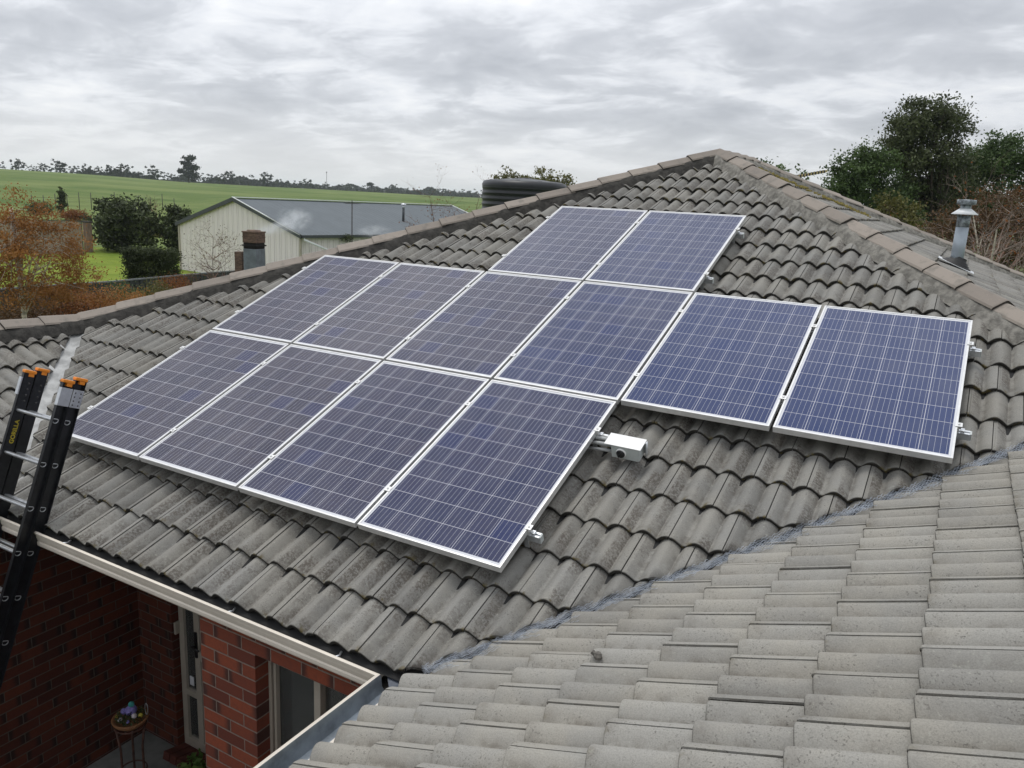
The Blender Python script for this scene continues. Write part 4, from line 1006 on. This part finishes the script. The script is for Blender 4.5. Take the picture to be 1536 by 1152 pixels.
b = MB(); ov = .12; sl = (SRi - SE) / SWd
for sgn in (-1, 1):
    # corrugated sheet with real ribs
    vs = []; nr = 200
    for i in range(nr + 1):
        y = -.10 + (SLn + .2) * i / nr; h = .010 if (i % 4) in (0,) else 0
        vs += [(0, y, SRi + h), (sgn * (SWd + ov), y, SE - sl * ov + h + .02)]
    b.add(vs, [((2 * i, 2 * i + 1, 2 * i + 3, 2 * i + 2) if sgn > 0 else (2 * i, 2 * i + 2, 2 * i + 3, 2 * i + 1)) for i in range(nr)], 0)
b.build('roof', 'shed_roof_steel', shed)
b = MB()
for sgn in (-1, 1):
    p_, q_ = V((0, -.13, SRi - .06)), V((sgn * (SWd + ov + .05), -.13, SE - sl * ov - .05)); d_ = q_ - p_
    b.box((p_ + q_) / 2, (d_.length, .05, .21), rot=Matrix.Rotation(-math.atan2(d_.z, d_.x), 3, 'Y'))
b.build('barge_board', 'shed_trim', shed)
b = MB(); b.box((0, SLn / 2, SRi + .05), (.30, SLn + .2, .03)); 
b.tube([(0, -.14, SRi + .055), (SWd + .1, -.14, SE - .01)], .03, 6); b.tube([(0, SLn + .12, SRi + .055), (SWd + .15, SLn + .12, SE - .01)], .04, 6); b.build('ridge_flashing', 'white_trim', shed)
for sgn in (-1, 1):
    b = MB(); b.box((sgn * (SWd + ov + .05), SLn / 2, SE - .09), (.13, SLn + .2, .15)); b.build('gutter', 'shed_trim', shed)
b = MB(); b.tube([(SWd + .18, .05, SE - .12), (SWd + .20, .05, SE - .25), (SWd + 1.85, 2.0, SE - 1.28)], .055, 8); b.build('downpipe', 'white_trim', shed)
b = MB(); b.box((SWd - .02, -.02, SE / 2), (.12, .08, SE)); b.box((-SWd + .02, -.02, SE / 2), (.12, .08, SE)); b.build('corner_trim', 'frame_cream', shed)
def shed_local(p): return Matrix.Rotation(-SH, 3, 'Z') @ (V(p) - V((-28.47, 26.95, GZ)))
def along(xl, zl, px_):      # how far along the shed a thing stands
    best = min((abs(768 + FPX * (w - CAM).dot(RIGHT) / -(w - CAM).dot(BACK) - px_), y) for y in np.arange(.5, SLn - .5, .05) for w in (Matrix.Rotation(SH, 3, 'Z') @ V((xl, float(y), zl)) + V((-28.47, 26.95, GZ)),))
    return float(best[1])
vy = along(SWd * .62, SRi - sl * SWd * .62, 605)
b = MB(); x_ = SWd * .62; zr_ = SRi - sl * x_
b.tube([(x_, vy, zr_ - .05), (x_, vy, zr_ + .85)], .075, 12); o_ = b.build('flue_pipe', 'shed_trim', shed)
b = MB(); b.tube([(x_, vy, zr_ + .78), (x_, vy, zr_ + .98)], .085, 12); b.lathe((x_, vy, zr_ + 1.0), [(.16, 0), (.15, .05), (.02, .09)], 14); b.build('flue_cap', 'galvanised', o_)
ay = along(SWd + .42, SE, 528)
b = MB(); b.tube([(SWd + .34, ay, SE - .75), (SWd + .42, ay, SE - .62), (SWd + .42, ay, SE + 1.62)], .028, 8); b.box((SWd + .15, ay, SE - .75), (.5, .12, .14)); b.tube([(SWd + .42, ay - .45, SE + 1.62), (SWd + .42, ay + .45, SE + 1.62)], .018, 6)
for k in range(5): b.tube([(SWd + .2, ay - .4 + k * .2, SE + 1.62), (SWd + .64, ay - .4 + k * .2, SE + 1.62)], .010, 5)
b.tube([(SWd + .42, ay, SE + 1.62), (SWd + .42, ay, SE + 1.80)], .02, 6); b.build('antenna_mast', 'post_grey', shed)
sd_p = shrub('climbing_plant', 'small dark green plant growing at the shed gutter beside the mast', Matrix.Rotation(SH, 3, 'Z') @ V((SWd + .25, ay - .25, SE - .35)) + V((-28.47, 26.95, GZ)), .28, .28, .35, 22, 14, .08, .10, 'leaf_dark', 'plant')

# ------------------------------------------------------------------ TANK
tk = at(786, 300, 25.0); tank = empty('water_tank', (tk.x, tk.y, GZ)); tag(tank, 'black ribbed round water tank behind the roof hip', 'water tank')
TZ = 2.30 - GZ; TR = 1.28
b = MB(); pr_ = [(TR, 0)]; z = .1
while z < TZ:
    pr_ += [(TR, z), (TR + .02, z + .03), (TR + .02, z + .07), (TR, z + .10)]; z += .165
b.lathe((0, 0, 0), pr_, 56); b.build('tank_wall', 'tank_poly', tank)
b = MB(); b.lathe((0, 0, TZ), [(TR + .02, -.02), (TR + .03, .06), (TR - .02, .16), (TR - .15, .19), (TR - .40, .21), (.55, .25), (.40, .26), (.05, .26)], 56)
for k in range(10):
    a = k * PI / 5; b.box((.72 * math.cos(a), .72 * math.sin(a), TZ + .20), (.75, .12, .05), rot=Matrix.Rotation(a, 3, 'Z') @ Matrix.Rotation(rad(3), 3, 'Y'), bev=.02)
b.build('tank_roof', 'tank_poly', tank)
b = MB(); b.lathe((0, 0, TZ + .20), [(.24, 0), (.25, .06), (.2, .09), (.01, .10)], 20); b.build('tank_lid', 'tank_poly', tank)

# ------------------------------------------------------------------ FENCES
def fence(name, label, pts, h, pmat, post, rail_top=True, board=0.0):
    root = empty(name, pts[0]); tag(root, label, 'fence'); o = V(pts[0])
    b = MB(); pb = MB(); rb = MB()
    for a, c in zip(pts, pts[1:]):
        a, c = V(a), V(c); L = (c - a).length; d = (c - a) / L; n = int(L / 2.35) + 1; nn = V((-d.y, d.x, 0)); zx = math.atan2(d.y, d.x)
        m = int(L / .105)
        for i in range(m):
            t = (i + .5) * L / m; off = .012 if i % 2 else -.012
            b.box(a - o + d * t + nn * off + V((0, 0, h / 2)), (L / m * .98, .022, h - (rng.random() * .05 if board else 0)), rot=Matrix.Rotation(zx, 3, 'Z'))
        for i in range(n + 1): pb.box(a - o + d * (L * i / n) + nn * .045 + V((0, 0, h / 2)), (.09, .06, h), rot=Matrix.Rotation(zx, 3, 'Z'))
        rb.box((a + c) / 2 - o + V((0, 0, h + .02)), (L, .07, .045), rot=Matrix.Rotation(zx, 3, 'Z'))
    b.build('infill_panel', pmat, root); pb.build('fence_posts', post, root); rb.build('top_rail', post, root)
    return root
def fpt(px, py, ztop):
    p = atz(px, py, ztop); return V((p.x, p.y, GZ))
simple('fence_cap', (0.17, 0.18, 0.19), .5, var=.1)
fpts = [fpt(-260, 458, GZ + 1.75), fpt(20, 433, GZ + 1.75), fpt(170, 423, GZ + 1.75), fpt(300, 411, GZ + 1.75), fpt(420, 402, GZ + 1.75)]
fence('boundary_fence', 'dark steel panel fence behind the left roof and orange shrubs', fpts, 1.75, 'fence_steel', 'fence_cap')
wp = [gpt(-160, 62), gpt(-20, 61), gpt(126, 60)]
simple('paling_pale', (0.30, 0.245, 0.20), .9, var=.25, scale=2)
fence('paling_fence', 'weathered timber paling fence across the lawn behind the orange birch', wp, 2.15, 'paling_pale', 'post_grey', board=1)
# wire paddock fence: each post a part
wf = empty('wire_fence', gpt(60, 112)); tag(wf, 'thin wire paddock fence of slim grey posts crossing the green field', 'fence'); o = V(wf.location)
prev = None; wb = MB()
for i in range(13):
    p = gpt(56 + i * 17.5, 112 + i * 1.2); hh = 1.9 + rng.uniform(-.3, .5)
    b = MB(); b.tube([p - o + V((0, 0, -.1)), p - o + V((rng.uniform(-.05, .05), 0, hh))], .045, 6); b.build('post', 'post_grey', wf)
    if prev is not None:
        for z in (.5, 1.0, 1.5): wb.tube([prev - o + V((0, 0, z)), p - o + V((0, 0, z))], .014, 3)
    prev = p
wb.build('fence_wires', 'post_grey', wf)
tp = gpt(135, 62); gp = empty('gate_post', tp); tag(gp, 'thick timber gate post at the end of the paling fence', 'post'); b = MB(); b.box((0, 0, 1.0), (.42, .42, 2.0), bev=.03); b.build('post_shaft', 'paling', gp)
b = MB(); b.box((0, 0, 2.05), (.5, .5, .10)); b.build('post_cap', 'post_grey', gp)

# ------------------------------------------------------------------ SHRUBS, HEDGE, NEAR TREES
hb = at(229, 415, 31); shrub('clipped_hedge', 'clipped dark green box hedge on the lawn behind the steel fence', (hb.x, hb.y, GZ), 0.78, .45, 1.26, 1300, 40, .085, .07, 'leaf_dark', 'hedge', boxy=True).rotation_euler = (0, 0, rad(29))
bb = gpt(190, 63); tree('bushy_tree', 'wide dark green bushy tree standing at the back of the lawn', 'tree', bb, [(0, 0, 2.0, 2.6, 2.2, 1.6), (0, 0, .9, 2.3, 1.9, .9), (-1.2, 0, 3.0, 1.5, 1.4, .9), (.8, 0, 2.9, 1.4, 1.4, .8), (1.9, 0, 1.2, 1.1, 1.3, 1.0), (-1.6, 0, 1.2, 1.2, 1.3, 1.0)], 260, 42, .42, .26, 'leaf_dark', 'bark_dark', (.18, 1.4))
bb = gpt(270, 62); tree('bushy_tree', 'smaller dark green bushy tree beside the left corner of the shed', 'tree', bb, [(0, 0, 1.9, 1.7, 1.5, 1.4), (0, 0, .8, 1.5, 1.4, .8), (.6, 0, 2.5, 1.2, 1.2, .7)], 130, 40, .36, .24, 'leaf_dark', 'bark_dark', (.15, 1.2))
cb = gpt(100, 108); tree('cypress', 'narrow dark cypress standing alone beyond the paling fence', 'tree', cb, [(0, 0, 1.3, .50, .50, 1.3), (0, 0, 2.3, .28, .28, 1.1)], 90, 34, .16, .2, 'leaf_dark', 'bark_dark', (.1, 1.0), limbs=2)
for px_, d_, w_, h_, lb_, lm in ((66, 104, 1.4, 2.3, 'dark rounded shrub on the field edge left of the cypress', 'leaf_dark'), (118, 96, 1.6, 1.8, 'low rust brown shrub right of the cypress', 'leaf_rust'), (232, 78, 1.3, 1.0, 'low scrubby olive shrub between the two bushy trees', 'leaf_olive')):
    shrub('field_shrub', lb_, gpt(px_, d_), w_, w_, h_ * .5, 70, 30, .28, .2, lm, group='shrubs on the field edge')
for i, (px_, lb_) in enumerate(((240, 'thin leafless sapling just right of the wide bushy tree'), (222, 'shorter leafless sapling by the wire fence'))):
    bare_tree('bare_sapling', lb_, gpt(px_, 92 + i * 6), 3.4 - i * .8, .06, 2, 'twig_brown', spread=.5, depth=3, group='leafless saplings on the field')
for i, (px_, d_, w_, h_, lm, lb_) in enumerate(((208, 21.5, .55, .85, 'leaf_orange', 'bright orange shrub in front of the steel fence'), (160, 20.0, 1.0, 1.25, 'leaf_orange', 'large orange shrub spilling over the left roof edge'), (110, 19.2, 1.0, 1.25, 'leaf_rust', 'rust red shrub beneath the orange birch'), (55, 18.8, 1.2, 1.15, 'leaf_brown', 'dull brown shrub around the birch trunk'), (5, 18.2, 1.1, 1.15, 'leaf_brown', 'dull brown shrub at the left picture edge'), (183, 22.5, .55, .95, 'leaf_green', 'small green shrub against the steel fence'), (232, 24.0, .7, .95, 'leaf_olive', 'olive shrub with reddish tips before the fence'), (262, 25.5, .7, .9, 'leaf_rust', 'low red brown shrub near the shed end of the fence'))):
    p = at(px_, 440, d_); shrub('garden_shrub', lb_, (p.x, p.y, GZ), w_, w_, 1.25 + h_ * 1.15, 560, 44, .14, .052, lm, group='autumn shrubs along the fence')
bp = at(42, 480, 17.0)
bpv = V((bp.x, bp.y, GZ))
tree('orange_birch', 'autumn birch with orange leaves and pale trunk at left', 'tree', bpv, [((at(px_, py_, 17 + dd) - bpv).x, (at(px_, py_, 17 + dd) - bpv).y, (at(px_, py_, 17 + dd) - bpv).z, r_ * 17 / FPX, r_ * 17 / FPX, rz_ * 17 / FPX) for px_, py_, r_, rz_, dd in
    ((34, 300, 22, 20, 0), (55, 318, 26, 18, .2), (12, 330, 34, 26, 0), (60, 345, 40, 22, 0), (100, 345, 26, 18, .2), (118, 372, 26, 20, 0), (20, 375, 50, 26, -.3), (90, 385, 40, 24, .3), (125, 405, 26, 22, .3), (100, 430, 44, 28, 0), (15, 425, 40, 34, -.3), (-20, 400, 40, 50, 0), (62, 440, 40, 22, .4))],
    460, 42, .16, .044, 'leaf_orange', 'bark_birch', (.052, 4.35), limbs=40, lean=(-.12, -.05))
tp = at(318, 420, 29.0)
bare_tree('bare_birch', 'leafless slender birch in front of the cream shed gable', (tp.x, tp.y, GZ), 3.6, .05, 1, 'bark_pale', leaves=500, lmat='leaf_brown', lsize=.05, spread=.6, depth=5, trunkfrac=.2)
p = at(290, 408, 30.5); shrub('laurel_shrub', 'small leafy laurel at the near corner of the shed', (p.x, p.y, GZ), .35, .35, .6, 26, 16, .13, .13, 'leaf_olive')
p = at(330, 412, 30.0); shrub('garden_shrub', 'low dark shrub below the leafless birch by the shed', (p.x, p.y, GZ), .9, .6, .42, 60, 24, .16, .1, 'leaf_rust', group='autumn shrubs along the fence')
tp = at(692, 320, 34.0); bare_tree('bare_sapling', 'tall leafless sapling left of the black water tank', (tp.x, tp.y, GZ), 5.6, .05, 2, 'twig_brown', leaves=350, lmat='leaf_rust', lsize=.07, spread=.45, depth=4, trunkfrac=.3)
for px_, py_, d_, w_, lb_ in ((768, 256, 60, 1.7, 'olive tree top above the left of the water tank'), (800, 256, 62, 2.2, 'broad yellow green tree top above the water tank'), (828, 260, 58, 1.5, 'olive tree top above the right of the water tank'), (845, 268, 57, .9, 'lowest olive tree top right of the water tank')):
    p = at(px_, py_, d_); h = p.z - GZ + .3; tree('olive_tree', lb_, 'tree', (p.x, p.y, GZ), [(0, 0, h - 1.6, w_, w_, 1.5), (0, 0, h - 3.6, w_ * 1.2, w_ * 1.2, 2.0)], 150, 44, .40, .20, 'leaf_olive', 'bark_dark', (.16, h - 2.5), group='tree tops behind the water tank')
for px_, py_, w_, lb_ in ((1146, 243, 1.0, 'small distant tree top peeping over the roof ridge, left one of two'), (1176, 250, 1.5, 'wider distant tree top peeping over the roof ridge, right one of two')):
    p = at(px_, py_, 48); h = p.z - GZ + .2; tree('roadside_tree', lb_, 'tree', (p.x, p.y, GZ), [(0, 0, h - .9, w_, w_, .9), (0, 0, h - 2.6, w_, w_, 1.6)], 50, 26, .32, .22, 'leaf_green', 'bark_dark', (.14, h - 2), group='tree tops over the ridge')

# courtyard plants
for px_, py_, z_, s_, lb_ in ((287, 1138, -2.86, .10, 'bright green seedling below the porch door'), (392, 1145, -2.4, .12, 'green plant tip under the window, cut by the gutter')):
    p = atz(px_, py_, z_); shrub('seedling', lb_, (p.x, p.y, FZ), s_, s_, z_ - FZ + .05 if z_ - FZ > .2 else .12, 16, 9, .03, .07, 'leaf_fresh', 'plant')

# ------------------------------------------------------------------ RIGHT-HAND TREES
def blob_px(base, d, items):
    """crown lobes given by where they stand in the view at distance d"""
    out = []
    for px_, py_, r_, rz_, dd in items:
        p = at(px_, py_, d + dd) - V(base); s = d / FPX; out.append((p.x, p.y, p.z, r_ * s, r_ * s, rz_ * s))
    return out
b0 = at(1395, 380, 46); b0 = V((b0.x, b0.y, GZ))
tree('gum_tree', 'tallest dark gum tree with a rounded crown on the right', 'tree', b0, blob_px(b0, 46, [(1392, 190, 46, 36, 0), (1360, 205, 30, 32, -1), (1428, 200, 26, 34, 1), (1385, 245, 52, 30, 0), (1345, 235, 22, 30, 0), (1400, 290, 45, 34, 1), (1378, 165, 20, 14, 0), (1415, 168, 22, 14, 0), (1360, 290, 40, 30, 1), (1425, 265, 34, 30, 1), (1390, 320, 50, 26, 1)]), 560, 70, .46, .155, 'leaf_gum', 'bark_dark', (.24, 6.0), limbs=26)
b1 = at(1290, 380, 43); b1 = V((b1.x, b1.y, GZ))
tree('evergreen_tree', 'bushy green tree left of the tallest gum tree', 'tree', b1, blob_px(b1, 43, [(1290, 262, 38, 36, 0), (1315, 245, 24, 28, 0), (1270, 290, 32, 28, 0), (1325, 300, 40, 36, 1), (1290, 240, 18, 16, 0), (1255, 276, 16, 12, -1), (1262, 300, 30, 22, 0), (1340, 330, 40, 26, 1)]), 420, 66, .40, .145, 'leaf_green', 'bark_dark', (.2, 4.5), limbs=12)
b2 = at(1480, 380, 50); b2 = V((b2.x, b2.y, GZ))
tree('evergreen_tree', 'broad green tree right of the tallest gum tree', 'tree', b2, blob_px(b2, 50, [(1475, 252, 42, 30, 0), (1510, 240, 38, 32, 1), (1440, 275, 30, 28, 0), (1550, 250, 34, 40, 1), (1500, 225, 20, 14, 0), (1488, 206, 5, 6, 0), (1522, 210, 9, 7, 0), (1470, 300, 50, 24, 0), (1445, 245, 22, 20, 1), (1440, 300, 40, 30, 1)]), 480, 66, .46, .155, 'leaf_green', 'bark_dark', (.22, 5.5), limbs=12)
b3 = at(1350, 400, 36); b3 = V((b3.x, b3.y, GZ))
tree('bronze_tree', 'low bronze tinted tree in front of the dark trees', 'tree', b3, blob_px(b3, 36, [(1350, 325, 26, 24, 0), (1330, 310, 16, 16, 0), (1368, 335, 18, 22, 0)]), 70, 36, .32, .15, 'leaf_olive', 'bark_dark', (.12, 3.0), limbs=6)
b4 = at(1470, 420, 27); b4 = V((b4.x, b4.y, GZ))
tree('copper_tree', 'copper brown half bare tree mass behind the slim flue', 'tree', b4, blob_px(b4, 30, [(1440, 345, 46, 34, 0), (1495, 330, 52, 44, 0), (1540, 340, 40, 60, 1), (1510, 385, 50, 30, 0), (1420, 370, 34, 22, 1)]), 330, 70, .38, .085, 'leaf_brown', 'twig_brown', (.14, 2.6), limbs=30)
for px_, d_, top, r_, st, lv, lb_ in ((1502, 20, 292, .075, 2, 420, 'pale barked leafless birch nearest the right picture edge'), (1468, 23, 318, .055, 2, 300, 'leafless pale birch just right of the slim flue'), (1412, 25, 330, .05, 2, 200, 'thin pale leafless birch left of the slim flue'), (1545, 21, 275, .06, 2, 300, 'leafless birch cut by the right picture edge')):
    p = at(px_, top, d_); bare_tree('bare_birch', lb_, (p.x, p.y, GZ), p.z - GZ, r_ * 1.3, st, 'bark_birch', leaves=lv, lmat='leaf_rust', lsize=.06, spread=.5, depth=4, trunkfrac=.3, group='leafless birches on the right', twig='twig_pale')

# ------------------------------------------------------------------ ROOF ANTENNA seen past the ridge
pa = at(1188, 266, 16.0); pb = at(1238, 257, 17.0)
ant = empty('roof_antenna', (pa.x, pa.y, pa.z)); tag(ant, 'slender yellowish aerial boom with dark elements rising past the ridge', 'aerial')
d_ = pb - pa; sd_ = V((-d_.y, d_.x, 0)).normalized()
simple('aerial_yellow', (0.55, 0.43, 0.20), .5, .2)
b = MB(); b.box(d_ / 2, (.03, d_.length + .1, .045), rot=V((0, 1, 0)).rotation_difference(d_.normalized()).to_matrix()); b.tube([d_ * .15, d_ * .15 + V((0, 0, -1.0))], .016, 8); b.build('boom', 'aerial_yellow', ant)
b = MB()
for k in range(11): q = d_ * (.05 + .09 * k); b.box(q, (.05, .055, .055))
b.build('elements', 'rivet_dark', ant)

# ------------------------------------------------------------------ TREE LINE
def gum_far(px_, d, h, w, label, style=0):
    p = at(px_, 290, d); base = V((p.x, p.y, terr(p.x, p.y) - .3))
    if style == 0: bl = [(0, 0, h * .70, w * .8, w * .8, h * .24), (-w * .5, 0, h * .48, w * .6, w * .6, h * .22), (w * .55, 0, h * .46, w * .55, w * .55, h * .22), (0, 0, h * .25, w, w, h * .22)]
    elif style == 1: bl = [(0, 0, h * .55, w, w, h * .42), (w * .6, 0, h * .4, w * .7, w * .7, h * .35), (-w * .7, 0, h * .35, w * .6, w * .6, h * .3)]
    else: bl = [(w * .30, 0, h * .88, w * .58, w * .58, h * .10), (-w * .12, 0, h * .70, w * .45, w * .45, h * .11), (w * .30, 0, h * .54, w * .62, w * .62, h * .13), (-w * .75, 0, h * .45, w * .45, w * .45, h * .12), (-w * .1, 0, h * .34, w * .7, w * .7, h * .12), (w * .5, 0, h * .22, w * .5, w * .5, h * .12)]
    return tree('distant_gum', label, 'tree', base, bl, 46 if style != 2 else 90, 40, h * .075, h * .085, 'leaf_far', 'bark_dark', (h * .022, h * .6), group='gum trees along the horizon', limbs=5)
gum_far(284, 500, 15.5, 6.5, 'tallest gum tree on the horizon, standing forward of the tree line', 2)
FT = [(0, 560, 6, 6, 0, 'half hidden gum at the left picture edge on the hill crest'), (31, 560, 7.5, 6.5, 0, 'flat topped gum on the crest left of the orange birch top'), (52, 570, 4.5, 5, 0, 'low spreading gum on the crest between two taller ones'), (69, 560, 6, 4.5, 0, 'small round gum on the hill crest above the birch'), (92, 550, 9, 6, 0, 'open crowned gum, tallest on the left hill crest'), (111, 560, 5.5, 4, 0, 'thin pale gum just right of the tallest crest gum'),
      (131, 600, 8, 8, 1, 'first dense clump at the left end of the dark tree band'), (147, 610, 7, 7, 1, 'second dense clump from the left in the dark tree band'), (167, 600, 8.5, 5, 0, 'narrow gum standing over the dark band'), (188, 600, 10.5, 8, 0, 'domed gum in the band above the wide bushy tree'), (209, 620, 7, 5, 1, 'small dark clump right of the domed gum'), (231, 600, 10.5, 9, 0, 'wide domed gum left of the tallest horizon gum'), (255, 600, 7, 9, 1, 'low dark clump just left of the tallest horizon gum'),
      (310, 620, 8, 8, 1, 'dark clump just right of the tallest horizon gum'), (330, 640, 9, 8, 1, 'dark clump above the shed gable peak'), (347, 640, 12, 6, 0, 'domed gum above the left end of the shed roof'), (373, 680, 10, 11, 1, 'wide low clump above the shed roof'), (402, 680, 13, 8, 0, 'tall domed gum above the left half of the shed roof'), (425, 720, 8, 9, 1, 'low clump right of that domed gum'), (452, 740, 9, 8, 1, 'rounded clump in the thinning band'), (463, 760, 11, 6, 0, 'single gum right of the rounded clump'), (487, 780, 9, 5, 1, 'small peaked clump left of the shed mast'), (510, 900, 9, 12, 1, 'long low clump left of the shed mast'), (541, 900, 10, 10, 1, 'low clump right of the shed mast'), (557, 900, 15, 6, 0, 'thin topped gum right of the shed mast'), (590, 900, 13, 12, 1, 'big rounded clump above the shed flue'), (612, 920, 11, 11, 1, 'clump just right of the shed flue'), (640, 940, 10, 12, 1, 'low clump near the far end of the shed roof'), (664, 940, 13, 11, 1, 'domed clump past the far end of the shed'), (690, 960, 12, 12, 1, 'clump behind the bare sapling'), (712, 960, 13, 12, 1, 'last clump of the band, beside the water tank')]
for px_, d, h, w, st, lb_ in FT: gum_far(px_, d, h, w, lb_, st)
# the far wood that reads as one mass under the single trees
b = MB()
for i in range(13000):
    px_ = rng.uniform(120, 740); d = 640 + (px_ - 120) * .55 + rng.uniform(0, 60); p = at(px_, 290, d); hh = 1.35 * (3.2 + 2.4 * noise.noise(V((px_ * .045, 1.5, 0))) + 1.6 * noise.noise(V((px_ * .16, 7.5, 0)))) * (d / 640)
    leaf_quad(b, V((p.x, p.y, terr(p.x, p.y) - .4 + (rng.random() ** 1.3) * max(.6, hh))), 2.1 * d / 640, .85)
tag(b.build('distant_wood', 'leaf_far'), kind='stuff')
# radio mast on the horizon
p = at(490, 283, 900); mast = empty('radio_mast', (p.x, p.y, terr(p.x, p.y))); tag(mast, 'hair thin radio mast on the horizon above the shed roof', 'mast')
b = MB(); b.tube([(0, 0, 0), (0, 0, 20)], .22, 5); b.build('mast_pole', 'post_grey', mast); b = MB(); b.box((0, 0, 20), (.8, .8, 1.0)); b.build('mast_head', 'post_grey', mast)

# ------------------------------------------------------------------ SMOKE
def smoke(name, c, dims, dens, rot):
    bm = bmesh.new(); bmesh.ops.create_icosphere(bm, subdivisions=3, radius=1.0); me = bpy.data.meshes.new(name); bm.to_mesh(me); bm.free()
    m, t = newmat(name + '_volume'); t.n.remove(t.p); v = t.node('ShaderNodeVolumePrincipled'); v.inputs['Color'].default_value = (.93, .96, 1.0, 1); v.inputs['Anisotropy'].default_value = 0.0
    oc = t.obj(); ln = t.node('ShaderNodeVectorMath', operation='LENGTH'); t.put(ln.inputs[0], oc)
    f = t.maprange(ln.outputs['Value'], 1.0, .15); nz = t.maprange(t.noise(oc, 1.8, 4, .6, .4), .38, .68)
    t.put(v.inputs['Density'], t.math('MULTIPLY', t.math('MULTIPLY', f, nz), dens)); t.l.new(v.outputs[0], t.o.inputs['Volume'])
    me.materials.append(m); o = bpy.data.objects.new(name, me); COL.objects.link(o); o.location = c; o.scale = dims; o.rotation_euler = rot
    tag(o, kind='stuff'); return o
rz_ = math.atan2(RIGHT.y, RIGHT.x)
smoke('chimney_smoke', at(410, 342, 13.1), (.42, .22, .13), 5.5, (0, rad(-10), rz_))
smoke('chimney_smoke', at(440, 330, 13.3), (.36, .26, .24), 6.5, (0, rad(-10), rz_))
smoke('chimney_smoke', at(560, 346, 14.5), (.42, .24, .16), 3.0, (0, 0, rz_))

# ------------------------------------------------------------------ HAZE over the far field
hm = bpy.data.meshes.new('haze'); hb_ = bmesh.new(); bmesh.ops.create_cube(hb_, size=1.0); hb_.to_mesh(hm); hb_.free()
hmat = bpy.data.materials.new('haze_air'); hmat.use_nodes = True; ht = NT(hmat.node_tree); ht.n.clear()
hv = ht.node('ShaderNodeVolumePrincipled'); hv.inputs['Color'].default_value = (0.86, 0.92, 1.0, 1); hv.inputs['Density'].default_value = 0.00016
ho = ht.node('ShaderNodeOutputMaterial'); ht.l.new(hv.outputs[0], ho.inputs['Volume']); hm.materials.append(hmat)
haze = bpy.data.objects.new('haze', hm); COL.objects.link(haze); haze.scale = (7600, 7600, 60); haze.location = (CAM.x, CAM.y, 60 / 2 - 26); haze['kind'] = 'stuff'
